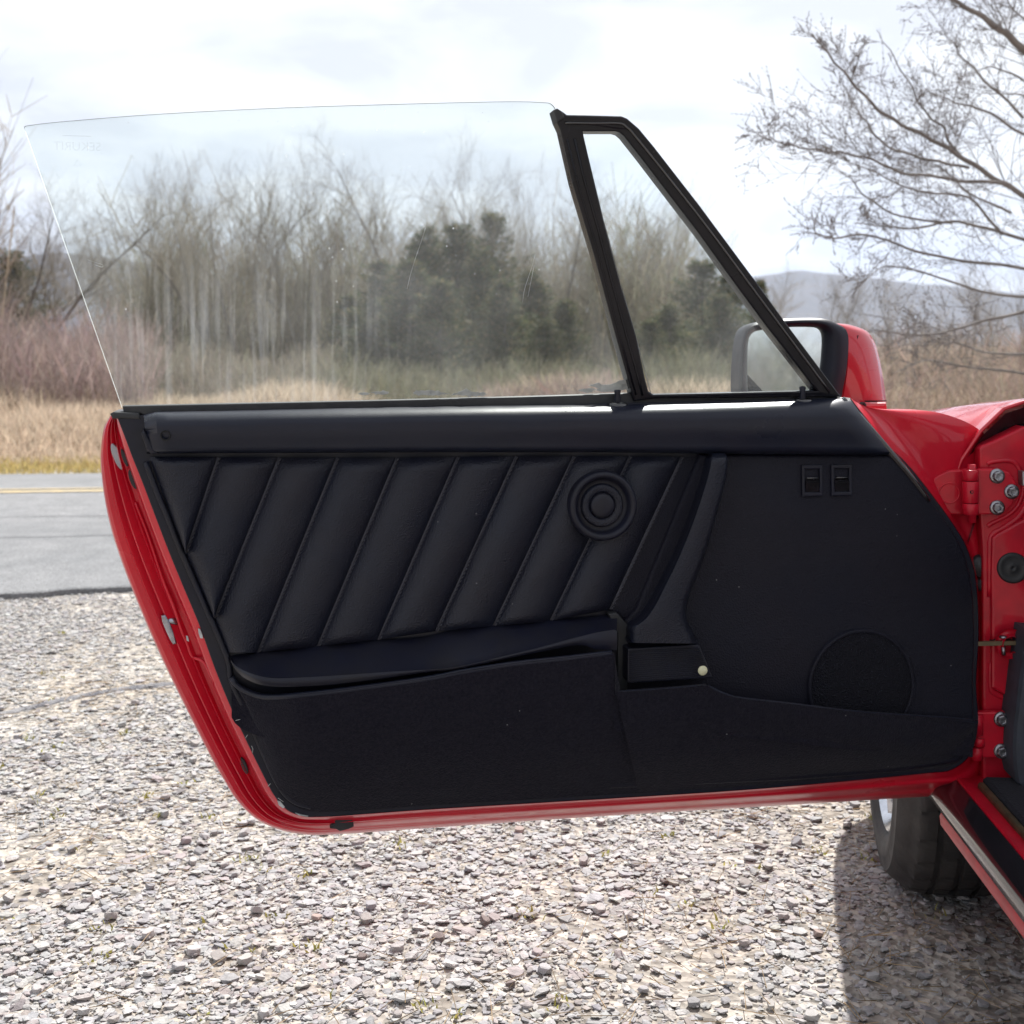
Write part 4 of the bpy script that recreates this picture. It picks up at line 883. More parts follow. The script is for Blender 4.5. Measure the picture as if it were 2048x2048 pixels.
for k_, (u0, v0, du, dv_) in enumerate(((-9, 6.6, 9, .25), (-5, 7.9, 6, -.5), (-3.6, 5.8, .5, 3.0), (-7.2, 5.6, .7, 3.2))):
    pl_ = []; m_ = 40
    for i in range(m_ + 1):
        u_ = u0 + du * i / m_ + .05 * noise.noise(Vector((i * .5, k_, 0))); v_ = v0 + dv_ * i / m_ + .08 * noise.noise(Vector((i * .35, k_, 5))); x_, y_ = u_ * math.cos(RA) - v_ * math.sin(RA), u_ * math.sin(RA) + v_ * math.cos(RA); pl_.append((x_, y_))
    mb = MB(); mb.quadgrid([[(x_ + w_ * (.006 if abs(du) < 1 else 0), y_ + w_ * (.006 if abs(du) > 1 else 0), .0335 - max(0, (rv(x_, y_) - 5.5)) * .0040 if rv(x_, y_) < 7.3 else .0265 - (rv(x_, y_) - 7.3) * .0055) for x_, y_ in pl_] for w_ in (-1, 1)], 0, True); mb.build('crack', M_crack, road)
# thin shadow line across the gravel, put in as a dark strip mesh
M_shadow_line = mat('shadow_line_grey', (0.13, 0.13, 0.145), 0.9, nscale=25, ncol=(.24, .235, .24), bump=.5, bscale=200)
def gp(x, y): d = EYE * FPX / (y - HOR); return ((x - 1024) / FPX * d, d)
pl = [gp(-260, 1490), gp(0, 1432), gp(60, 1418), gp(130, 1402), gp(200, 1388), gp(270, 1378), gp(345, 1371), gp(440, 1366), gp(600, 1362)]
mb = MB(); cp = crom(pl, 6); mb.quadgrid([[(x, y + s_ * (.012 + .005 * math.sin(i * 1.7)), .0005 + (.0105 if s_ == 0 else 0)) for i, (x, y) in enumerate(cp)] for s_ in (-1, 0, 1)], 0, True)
sm_ = mb.build('seam', M_shadow_line, None); tag(sm_, kind='structure')

# ------------------------------------------------------------------ loose stones
M_stone = mat('stone', (1, 1, 1), 0.85, attr='tint', nscale=120, ncol=(0.72, 0.72, 0.72), bump=.25, bscale=260)
ico = bmesh.new(); bmesh.ops.create_icosphere(ico, subdivisions=1, radius=1); ico.verts.ensure_lookup_table()
IV = np.array([v.co[:] for v in ico.verts]); IF = np.array([[v.index for v in f.verts] for f in ico.faces]); ico.free()
NVAR = 16; VARS = []
for k_ in range(NVAR):
    V_ = IV * (1 + rng.uniform(-.28, .28, (12, 1))) + rng.normal(0, .10, (12, 3)); V_[:, 2] = np.clip(V_[:, 2], -.55, .60); VARS.append(V_)
VARS = np.array(VARS)
def rotz(a): c_, s_ = np.cos(a), np.sin(a); z = np.zeros_like(a); o = np.ones_like(a); return np.stack([np.stack([c_, -s_, z], -1), np.stack([s_, c_, z], -1), np.stack([z, z, o], -1)], -2)
def rotx(a): c_, s_ = np.cos(a), np.sin(a); z = np.zeros_like(a); o = np.ones_like(a); return np.stack([np.stack([o, z, z], -1), np.stack([z, c_, -s_], -1), np.stack([z, s_, c_], -1)], -2)
def stone_arrays(x, y, L, zoff=None):
    n = len(x); V_ = VARS[rng.integers(0, NVAR, n)].copy()
    sc = np.stack([L * .5, L * .5 * rng.uniform(.5, .95, n), L * .5 * rng.uniform(.22, .42, n)], -1)[:, None, :]
    V_ = V_ * sc; M_ = rotz(rng.uniform(0, 6.28, n)) @ rotx(rng.normal(0, .14, n)) @ rotz(rng.uniform(0, 6.28, n))
    V_ = np.einsum('nij,nkj->nki', M_, V_); z = (L * .08 if zoff is None else zoff)
    V_ += np.stack([x, y, z + 0 * x], -1)[:, None, :]
    return V_
PAL = np.array([[.46, .44, .42], [.40, .395, .40], [.34, .335, .345], [.50, .47, .43], [.40, .33, .32], [.30, .29, .31], [.44, .38, .34], [.23, .19, .19], [.54, .52, .50], [.36, .29, .25]])
PAL = PAL.mean(0) + (PAL - PAL.mean(0)) * .8; PAL = (PAL * .72 + PAL.mean(1, keepdims=True) * .28) * np.array([.91, .915, .92]); PP = np.array([.22, .18, .13, .16, .07, .06, .08, .02, .07, .01])
def tints(n):
    c_ = PAL[rng.choice(len(PAL), n, p=PP / PP.sum())] * rng.uniform(.85, 1.08, (n, 1)) * rng.uniform(.98, 1.02, (n, 3)); return c_
def inview(x, y, m=.25):
    full = (np.abs(x) < .42 * y + m)
    return full & ((y < 3.15) | (x < -.10 * y + .2))
nst = 430000
y = np.sqrt(rng.uniform(1.45 ** 2, 5.6 ** 2, nst)); x = rng.uniform(-.5, .5, nst) * y * 1.25 + rng.uniform(-.35, .35, nst)
ok = inview(x, y, .62) & (rng.uniform(0, 1, nst) < np.where(inview(x, y, .12), 1, .6)) & (rv(x, y) < edge_v(ru(x, y)) + .03); x, y = x[ok], y[ok]
# thin patches where soil, dust and straw show
pn = np.array([noise.noise(Vector((a * 1.3, b_ * 1.3, 0))) for a, b_ in zip(x, y)]); pn += .5 * np.array([noise.noise(Vector((a * 5, b_ * 3.5, 7))) for a, b_ in zip(x, y)]); keep = rng.uniform(0, 1, len(x)) < np.clip(.95 - (pn + .05) * 1.9, .22, 1)
x, y = x[keep], y[keep]; n = len(x)
L = np.clip(rng.lognormal(math.log(.0096), .50, n), .0042, .034) * np.interp(y, [1.5, 3, 5.5], [1.05, .95, .9])
V_ = stone_arrays(x, y, L, np.abs(rng.normal(0, .0028, n)) - .001); T = np.repeat(tints(n)[:, None, :], 12, 1); T = np.concatenate([T, np.ones((n, 12, 1))], -1)
big = L > .0125; OI = np.array([0, 11, 2, 4, 7, 9]); 
tips = [int(np.argmax(IV @ np.array(d_))) for d_ in ((1, 0, 0), (-.3, 1, 0), (-1, .2, 0), (.2, -1, 0), (0, 0, 1), (0, 0, -1))]
OF = np.array([[0, 1, 4], [1, 2, 4], [2, 3, 4], [3, 0, 4], [1, 0, 5], [2, 1, 5], [3, 2, 5], [0, 3, 5]])
Vb, Vs = V_[big].reshape(-1, 3), V_[~big][:, tips].reshape(-1, 3); nbg, nsm = int(big.sum()), int((~big).sum())
F_ = np.concatenate([(IF[None] + (np.arange(nbg) * 12)[:, None, None]).reshape(-1, 3), (OF[None] + len(Vb) + (np.arange(nsm) * 6)[:, None, None]).reshape(-1, 3)])
V_ = np.concatenate([Vb, Vs]); T = np.concatenate([T[big].reshape(-1, 4), T[~big][:, tips].reshape(-1, 4)])
grv = mesh_np('gravel', V_.reshape(-1, 3), F_, M_stone, tint=T.reshape(-1, 4)); tag(grv, 'loose grey and pinkish gravel spread under the open door', 'gravel', kind='stuff')
# the larger single stones, each a part of the ground
cand = []
while len(cand) < 230:
    yy = math.sqrt(random.uniform(1.75 ** 2, 3.6 ** 2)); xx = random.uniform(-.43, .43) * yy
    if yy > 2.8 and xx > -.08 * yy: continue
    if all((xx - a) ** 2 + (yy - b_) ** 2 > .045 ** 2 for a, b_ in cand): cand.append((xx, yy))
smesh = []
for k_ in range(24):
    b3 = bmesh.new(); bmesh.ops.create_icosphere(b3, subdivisions=2, radius=1)
    for v in b3.verts:
        nn = noise.noise(v.co * 1.3 + Vector((k_ * 9, 0, 0))); v.co *= 1 + .38 * nn; v.co.z = max(-.5, min(.52, v.co.z)) * random.uniform(.92, 1.08)
        v.co.x = max(-.85, min(.8, v.co.x)); v.co.y = max(-.8, min(.85, v.co.y))
    bmesh.ops.dissolve_limit(b3, angle_limit=R(12), verts=b3.verts, edges=b3.edges); bmesh.ops.triangulate(b3, faces=b3.faces)
    me = bpy.data.meshes.new('stone'); b3.to_mesh(me); b3.free(); c_ = tints(1)[0] * 1.05
    if k_ == 8: c_ = np.array([.19, .15, .14])
    if k_ == 10: c_ = np.array([.36, .28, .25])
    a_ = me.color_attributes.new('tint', 'FLOAT_COLOR', 'POINT'); a_.data.foreach_set('color', np.tile([*c_, 1], len(me.vertices)).astype(np.float32)); me.materials.append(M_stone); smesh.append(me)
for i, (xx, yy) in enumerate(cand):
    o = link('stone', smesh[i % 24], ground); Ls = random.uniform(.016, .030)
    o.location = (xx, yy, Ls * .12 + .004); o.scale = (Ls * .5, Ls * .5 * random.uniform(.6, .95), Ls * .5 * random.uniform(.5, .8)); o.rotation_euler = (random.gauss(0, .2), random.gauss(0, .2), random.uniform(0, 6.28))

# ------------------------------------------------------------------ sticks helper (prisms) for grass, twigs, branches
def prisms(P0, P1, r0, r1, n=3):
    P0 = np.asarray(P0, float); P1 = np.asarray(P1, float); r0 = np.asarray(r0, float).reshape(-1); r1 = np.asarray(r1, float).reshape(-1)
    d = P1 - P0; L = np.linalg.norm(d, axis=1, keepdims=True) + 1e-9; d = d / L
    h = np.where(np.abs(d[:, 2:3]) < .9, np.array([[0, 0, 1.]]), np.array([[1., 0, 0]])); u = np.cross(d, h); u /= np.linalg.norm(u, axis=1, keepdims=True) + 1e-9; w = np.cross(d, u)
    a = np.arange(n) * 2 * np.pi / n; ca, sa = np.cos(a), np.sin(a)
    ring = u[:, None, :] * ca[None, :, None] + w[:, None, :] * sa[None, :, None]
    A = P0[:, None, :] + ring * r0[:, None, None]; B = P1[:, None, :] + ring * r1[:, None, None]
    V_ = np.concatenate([A, B], 1).reshape(-1, 3); k_ = np.arange(len(P0))[:, None, None] * 2 * n
    j = np.arange(n); f = np.stack([j, (j + 1) % n, (j + 1) % n + n, j + n], -1)[None]
    return V_, (f + k_).reshape(-1, 4)
def ribbons(P0, P1, r0, r1, g):
    P0 = np.asarray(P0); P1 = np.asarray(P1); d = P1 - P0; u = np.cross(d, g.normal(0, 1, d.shape) * [1, .35, 1]); u /= np.linalg.norm(u, axis=1, keepdims=True) + 1e-9
    V_ = np.stack([P0 - u * r0[:, None], P0 + u * r0[:, None], P1 + u * r1[:, None], P1 - u * r1[:, None]], 1).reshape(-1, 3)
    return V_, np.arange(len(P0) * 4).reshape(-1, 4)
def blades(x, y, z0, h, wdt, lean, col):
    """bent two-triangle grass blades; returns verts, tri faces, tints"""
    n = len(x); a = rng.uniform(0, 6.28, n); la = rng.uniform(0, 6.28, n)
    bx, by = np.cos(a) * wdt / 2, np.sin(a) * wdt / 2; dx, dy = np.cos(la) * lean * h, np.sin(la) * lean * h
    p = np.zeros((n, 5, 3))
    p[:, 0] = np.stack([x - bx, y - by, z0], -1); p[:, 1] = np.stack([x + bx, y + by, z0], -1)
    p[:, 2] = np.stack([x - bx * .7 + dx * .35, y - by * .7 + dy * .35, z0 + h * .6], -1); p[:, 3] = np.stack([x + bx * .7 + dx * .35, y + by * .7 + dy * .35, z0 + h * .6], -1)
    p[:, 4] = np.stack([x + dx, y + dy, z0 + h], -1)
    f = np.array([[0, 1, 3], [0, 3, 2], [2, 3, 4]])[None] + (np.arange(n) * 5)[:, None, None]
    T = np.repeat(np.concatenate([col, np.ones((n, 1))], -1)[:, None, :], 5, 1)
    return p.reshape(-1, 3), f.reshape(-1, 3), T.reshape(-1, 4)
M_blade = mat('grass_blade', (1, 1, 1), .7, attr='tint', spec=.2)
t = M_blade.node_tree; b = t.nodes['Principled BSDF']; o_n = [q_ for q_ in t.nodes if q_.type == 'OUTPUT_MATERIAL'][0]
trn = t.nodes.new('ShaderNodeBsdfTranslucent'); t.links.new(b.inputs['Base Color'].links[0].from_socket, trn.inputs[0]); mxs = t.nodes.new('ShaderNodeMixShader'); mxs.inputs[0].default_value = .4
t.links.new(b.outputs[0], mxs.inputs[1]); t.links.new(trn.outputs[0], mxs.inputs[2]); t.links.new(mxs.outputs[0], o_n.inputs['Surface'])
# straw, dead stalks and small green sprouts lying in the gravel
n = 4200; y = np.sqrt(rng.uniform(1.5 ** 2, 4.5 ** 2, n)); x = rng.uniform(-.5, .5, n) * y; ok = inview(x, y, .1); x, y = x[ok], y[ok]
pn = np.array([noise.noise(Vector((a * 1.3, b_ * 1.3, 0))) for a, b_ in zip(x, y)]); ok = rng.uniform(0, 1, len(x)) < np.clip(.35 + pn * 2, .08, 1); x, y = x[ok], y[ok]; n = len(x)
a = rng.uniform(0, 6.28, n); L = rng.uniform(.02, .075, n); P0 = np.stack([x, y, rng.uniform(.006, .014, n)], -1); P1 = P0 + np.stack([np.cos(a) * L, np.sin(a) * L, rng.uniform(-.003, .012, n)], -1)
V_, F_ = prisms(P0, P1, np.full(n, .0009), np.full(n, .0006), 3); c_ = np.array([[.50, .38, .24]]) * rng.uniform(.5, 1.1, (n, 1)); T = np.repeat(np.c_[c_, np.ones(n)], 6, 0)
o = mesh_np('straw', V_, F_, M_blade, tint=T); tag(o, 'dry straw and dead stalks scattered over the gravel', 'straw', kind='stuff')
n = 1500; cxy = [(math.sqrt(random.uniform(2.6, 20)), random.uniform(-.42, .42)) for _ in range(150)]; xs, ys = [], []
for yy, kx in cxy:
    m_ = random.randint(3, 12); xs += list(kx * yy + np.random.default_rng(len(xs)).normal(0, .012, m_)); ys += list(yy + np.random.default_rng(len(xs) + 1).normal(0, .012, m_))
x, y = np.array(xs), np.array(ys); n = len(x); c_ = np.array([[.26, .27, .08]]) * rng.uniform(.6, 1.3, (n, 1)) + np.array([[.10, .03, 0]]) * rng.uniform(0, 1, (n, 1))
V_, F_, T = blades(x, y, np.full(n, .004), rng.uniform(.004, .014, n), rng.uniform(.003, .006, n), .9, c_)
o = mesh_np('grass_sprouts', V_, F_, M_blade, tint=T); tag(o, 'tiny yellow green grass sprouts between the gravel stones', 'grass', kind='stuff')

# verge and field grass beyond the road
def uvxy(u, v): return u * np.cos(RA) - v * np.sin(RA), u * np.sin(RA) + v * np.cos(RA)
n = 26000; u = rng.uniform(-9, 10, n); v = rng.uniform(11.95, 13.3, n); x, y = uvxy(u, v)
c_ = np.array([[.31, .27, .12]]) * rng.uniform(.7, 1.5, (n, 1)) + np.array([[.15, .07, .02]]) * rng.uniform(0, 1, (n, 1))
V_, F_, T = blades(x, y, tz(x, y), rng.uniform(.03, .12, n) * np.interp(v, [11.95, 12.4], [.4, 1]), rng.uniform(.008, .016, n), .5, c_)
o = mesh_np('verge_grass', V_, F_, M_blade, tint=T); tag(o, 'short green verge grass along the far road edge', 'grass', kind='stuff')
n = 90000; v = 12.9 + 6.5 * rng.uniform(0, 1, n) ** 1.2; u = rng.uniform(-.52, .50, n) * v + rng.uniform(-1, 1, n) + v * math.tan(RA) * 0; x, y = uvxy(u, v)
pn = np.array([noise.noise(Vector((a * .5, b_ * .35, 3))) for a, b_ in zip(x, y)])
h = (.10 + .31 * np.clip((v - 12.9) / 3.6, 0, 1)) * rng.uniform(.45, 1.15, n) * np.clip(1 + pn * 1.3, .35, 1.6)
c_ = np.array([[.62, .53, .41]]) * rng.uniform(.6, 1.15, (n, 1)) + np.array([[.0, -.04, -.03]]) * rng.uniform(0, 1, (n, 1))
V_, F_, T = blades(x, y, tz(x, y), h, rng.uniform(.010, .024, n), rng.uniform(.1, .75, n), c_)
o = mesh_np('dry_grass', V_, F_, M_blade, tint=T); tag(o, 'tall dry golden grass filling the field across the road', 'grass', kind='stuff')
# single pale stalks and a fallen stick
P0 = []; P1 = []; r0 = []; r1 = []
def gpt(x, y, h=0):   # ground point below the road level far side
    d = EYE * FPX / (y - HOR); return np.array([(x - 1024) / FPX * d, d, h])
stick = MB(); a = gpt(82, 930); b_ = gpt(140, 906); d_ = 13.2
p_ = [Vector(((82 - 1024) / FPX * 13.1, 13.1, EYE - (930 - HOR) / FPX * 13.1)), Vector(((112 - 1024) / FPX * 13.2, 13.2, EYE - (916 - HOR) / FPX * 13.2)), Vector(((139 - 1024) / FPX * 13.3, 13.3, EYE - (907 - HOR) / FPX * 13.3))]
stick.tube(p_, [.012, .018, .014], 6); o = stick.build('stick', mat('pale_wood', (.55, .47, .36), .8, nscale=30, ncol=(.4, .33, .25))); tag(o, 'pale broken stick lying on the verge beyond the road', 'stick')

# brush: twiggy reddish undergrowth
def brush(name, n, xr, yr, hf, col, label, seed, lean=.35, rad=.006, ntw=4):
    g = np.random.default_rng(seed); y = g.uniform(*yr, n); x = g.uniform(xr[0], xr[1], n) * y / 25.0
    hn = np.array([noise.noise(Vector((a * .45, b_ * .45, seed))) for a, b_ in zip(x, y)]); H = hf * np.clip(1 + hn * 1.1, .35, 1.6) * g.uniform(.55, 1.1, n)
    a = g.uniform(0, 6.28, n); l = g.uniform(.05, lean, n); P0 = np.stack([x, y, np.zeros(n) + tz(x, y)], -1)
    D = np.stack([np.cos(a) * l, np.sin(a) * l, np.ones(n)], -1); P1 = P0 + D * (H * .6)[:, None]
    a2 = g.uniform(0, 6.28, n); P2 = P1 + (D + np.stack([np.cos(a2) * .35, np.sin(a2) * .35, np.zeros(n)], -1)) * (H * .4)[:, None]
    S0 = [P0, P1]; S1 = [P1, P2]; R0 = [np.full(n, rad), np.full(n, rad * .7)]; R1 = [np.full(n, rad * .7), np.full(n, rad * .3)]
    for k_ in range(ntw):
        t_ = g.uniform(.25, .98, n)[:, None]; B0 = P0 + (P1 - P0) * t_ if k_ % 2 else P1 + (P2 - P1) * t_ * .7; a3 = g.uniform(0, 6.28, n)
        B1 = B0 + np.stack([np.cos(a3) * .7, np.sin(a3) * .7, g.uniform(.3, 1.1, n)], -1) * (H * g.uniform(.10, .24, n))[:, None]; S0.append(B0); S1.append(B1); R0.append(np.full(n, rad * .5)); R1.append(np.full(n, rad * .25))
    V_, F_ = ribbons(np.concatenate(S0), np.concatenate(S1), np.concatenate(R0) * 1.35, np.concatenate(R1) * 1.35, g)
    c_ = np.array(col)[None] * g.uniform(.6, 1.35, (n, 1)) * g.uniform(.92, 1.08, (n, 3)); c_ = np.tile(np.c_[c_, np.ones(n)], (2 + ntw, 1)); T = np.repeat(c_, 4, 0)
    o = mesh_np(name, V_, F_, M_blade, tint=T); tag(o, label, 'brush', kind='stuff'); return o
brush('red_brush', 9000, (-13.5, -7.2), (17, 26), 1.25, (.34, .262, .240), 'reddish brown bare brush behind the dry grass at left', 11, rad=.0055)
brush('grey_brush', 6000, (-7.6, -3.6), (19, 32), .80, (.27, .235, .185), 'low grey brown undergrowth among the trunks in the left of the pane', 12, rad=.006)
brush('olive_brush', 8000, (-3.9, 5.2), (17.5, 27), .70, (.20, .19, .13), 'tangled olive and brown undergrowth in front of the evergreens', 14, lean=.8, rad=.0055)
brush('pink_brush', 1700, (-.6, 2.2), (14.6, 18), .50, (.32, .25, .22), 'pale pinkish twigs at the foot of the evergreens, low in the pane', 15, lean=.9, rad=.005)
brush('wood_stems', 4600, (-7.6, 4.0), (36, 54), 4.0, (.25, .225, .165), 'dense wall of thin trunks and saplings at the edge of the wood', 17, lean=.34, rad=.016, ntw=10)
brush('left_wood_stems', 900, (-15, -10.2), (24, 36), 4.0, (.27, .22, .175), 'thin brown trunks behind the reddish brush at far left', 18, lean=.2, rad=.014, ntw=9)
brush('rear_brush', 4200, (-20, -6), (-26, -15), 1.7, (.30, .29, .26), 'brown brush behind the viewer, mirrored in the door mirror', 31, lean=.7, rad=.009, ntw=7)
brush('right_brush', 8000, (6.2, 14), (15, 32), 1.05, (.36, .29, .24), 'tangled brown brush beyond the mirror at right', 13, lean=.8, rad=.006)

# ------------------------------------------------------------------ trees
def grow(seed, h, spread=.55, levels=4, r=.09, upright=.75, nb=(9, 6, 5, 4), first=.25, twig=.35, droop=0.0, forks=1):
    g = random.Random(seed); S = {'trunk': [[], [], [], []], 'branch': [[], [], [], []]}
    def seg(k_, a, b_, ra, rb): q_ = S[k_]; q_[0].append(a); q_[1].append(b_); q_[2].append(ra); q_[3].append(rb)
    def limb(p, d, L, ra, lev):
        n_ = max(3, int(6 - lev)); pts = [p]; dirs = [d]; cur = p.copy(); dd = d.copy()
        for i in range(n_):
            dd = (dd + Vector((g.gauss(0, .17), g.gauss(0, .17), g.gauss(.03 - droop * (lev > 0), .12)))).normalized(); nx = cur + dd * (L / n_)
            a_, b_ = ra * (1 - i / n_ * .8), ra * (1 - (i + 1) / n_ * .8); seg('trunk' if lev == 0 else 'branch', tuple(cur), tuple(nx), a_, b_); cur = nx; pts.append(cur.copy()); dirs.append(dd.copy())
        if lev >= levels: return
        m_ = nb[lev]
        for i in range(m_):
            t_ = first + (1 - first) * (i + g.random()) / m_ if lev == 0 else .18 + .82 * (i + g.random()) / m_
            f_ = t_ * n_; j = min(n_ - 1, int(f_)); b0 = pts[j].lerp(pts[j + 1], f_ - j); ax = dirs[j].orthogonal().normalized(); ax.rotate(Matrix.Rotation(g.uniform(0, 6.28), 3, dirs[j]))
            ang = g.uniform(.35, .95) * spread / .55; nd = dirs[j].copy(); nd.rotate(Matrix.Rotation(ang, 3, ax)); nd = (nd + Vector((0, 0, .22 * upright))).normalized()
            l2 = L * (g.uniform(.38, .62) if lev else g.uniform(.28, .5) * (1.15 - .5 * t_)); limb(b0, nd, l2, max(.0035, ra * (1 - t_ * .75) * .55), lev + 1)
    for k_ in range(forks): limb(Vector((k_ * .12, 0, 0)), Vector((g.gauss(0, .05) + k_ * .12, g.gauss(0, .05), 1)).normalized(), h * (1 - .1 * k_), r, 0)
    return S
M_bark = mat('bark', (0.13, 0.11, 0.092), .9, nscale=6, ncol=(0.20, 0.175, 0.15), vary=.25)
M_twig = mat('twigs', (0.24, 0.205, 0.165), .85, vary=.25, nscale=.6, ncol=(.30, .26, .20))
M_bark2 = mat('pale_bark', (0.20, 0.185, 0.165), .9, nscale=6, ncol=(0.30, 0.28, 0.25), vary=.2)
def tree_meshes(S, mb_, mt_, tw=1.0):
    out_ = []
    for k_, m_, n_ in (('trunk', mb_, 7), ('branch', mt_, 3)):
        a, b_, c_, d_ = S[k_]; V_, F_ = prisms(a, b_, np.array(c_) * (tw if k_ == 'branch' else 1), np.array(d_) * (tw if k_ == 'branch' else 1), n_)
        o = mesh_np(k_, V_, F_, m_, smooth=True); me = o.data; bpy.data.objects.remove(o); out_.append(me)
    return out_
PROTO = [tree_meshes(grow(s_, 9, sp_, 3, .085, up, nb_, fi, forks=fk_), M_bark if s_ % 2 else M_bark2, M_twig, 1.0) for s_, sp_, up, nb_, fi, fk_ in
         ((1, .5, .8, (16, 9, 8), .25, 1), (2, .5, 1.0, (15, 9, 8), .30, 2), (3, .6, .6, (17, 9, 8), .22, 1), (4, .45, 1.1, (17, 8, 8), .20, 1), (5, .6, .7, (17, 9, 8), .25, 2))]
PH = []
for p_ in PROTO:
    hs = []
    for me in p_:
        co = np.empty(len(me.vertices) * 3, np.float32); me.vertices.foreach_get('co', co); hs.append(co[2::3])
    PH.append(float(np.percentile(np.concatenate(hs), 99.6)))
def make_tree(name, meshes, loc, h, rz, label, group, wide=1.0, cat='tree', h0=9.0):
    t_ = empty(name, loc, rz); sc = h / h0; t_.scale = (sc * wide, sc * wide, sc)
    for nm, me in zip(('trunk', 'branches'), meshes): link(nm, me, t_)
    tag(t_, label, cat, group); return t_
def place(px, topy, d, pi, label, group='bare trees of the wood across the road', wide=1.0, base=None):
    X = (px - 1024) / FPX * d; h = EYE + (HOR - topy) / FPX * d
    return make_tree('bare_tree', PROTO[pi % 5], (X, d, float(tz(X, d)) - .05), h, random.uniform(0, 6.28), label, group, wide, h0=PH[pi % 5])
G1 = 'bare trees of the wood across the road'
place(45, 300, 27, 2, 'bare tree at the far left edge of the picture, left of the pane', G1, 1.25)
place(-60, 330, 28, 0, 'bare tree cut off by the left picture edge behind red brush', G1, 1.4)
place(120, 350, 30, 3, 'thin dark bare tree beside the left edge of the window glass', G1, .8)
place(10, 360, 26, 4, 'bushy bare tree behind the red brush at far left', G1, 1.3)
spec = [(250, 470, 40), (310, 430, 38), (345, 330, 36), (395, 300, 34), (440, 290, 37), (480, 300, 33), (520, 285, 36), (560, 310, 39), (600, 300, 35), (640, 345, 41), (690, 380, 38), (735, 395, 44),
        (1010, 330, 36), (1060, 300, 40), (1110, 310, 38), (905, 370, 42), (960, 400, 44), (1150, 400, 42), (1210, 380, 40), (1255, 350, 44), (1300, 380, 41), (1345, 410, 46), (1400, 430, 43), (1450, 450, 45)]
words = ['thin low', 'slender', 'tall forked', 'wide crowned', 'tall dense', 'straight pale', 'tallest dense', 'leaning', 'twin stemmed', 'short bushy', 'low crowned', 'distant small']
for i, (px, ty_, d) in enumerate(spec):
    if px < 760: lab = f'{words[i]} bare tree seen through the left half of the window pane'
    elif px < 1160: lab = f'{words[i % 12]} bare tree seen through the right half of the window pane'
    else: lab = f'{words[(i + 5) % 12]} bare tree seen through the small quarter window'
    place(px, ty_, d, i, lab, G1, random.uniform(.75, 1.1))
place(845, 238, 38, 4, 'tallest bare tree above the dark evergreens in the window', G1, 1.0)
place(1075, 268, 40, 2, 'tall bare tree just left of the black window post', G1, .8)
# dense second rank reads as one mass
g = np.random.default_rng(5); V_all = []; F_all = []; off = 0
for k_ in range(24):
    S = PROTO[k_ % 5]; px = g.uniform(150, 1540); d = g.uniform(44, 62); ty_ = g.uniform(400, 500) + 40 * (px > 1200); X = (px - 1024) / FPX * d; h = EYE + (HOR - ty_) / FPX * d; sc = h / PH[k_ % 5]; a = g.uniform(0, 6.28)
    for me in S:
        co = np.empty(len(me.vertices) * 3, np.float32); me.vertices.foreach_get('co', co); co = co.reshape(-1, 3) * [sc, sc, sc]; r_ = np.array([[math.cos(a), -math.sin(a), 0], [math.sin(a), math.cos(a), 0], [0, 0, 1]]); co = co @ r_.T + [X, d, 0]
        if me is S[0]: fc = np.empty(len(me.loops), np.int32); me.loops.foreach_get('vertex_index', fc); V_all.append(co); F_all.append(fc.reshape(-1, 4) + off); off += len(co)
        else:
            fc = np.empty(len(me.loops), np.int32); me.loops.foreach_get('vertex_index', fc); V_all.append(co); F_all.append(fc.reshape(-1, 4) + off); off += len(co)
o = mesh_np('distant_wood', np.concatenate(V_all), np.concatenate(F_all), M_twig); tag(o, 'mass of bare branches deeper in the wood across the road', 'wood', kind='stuff')

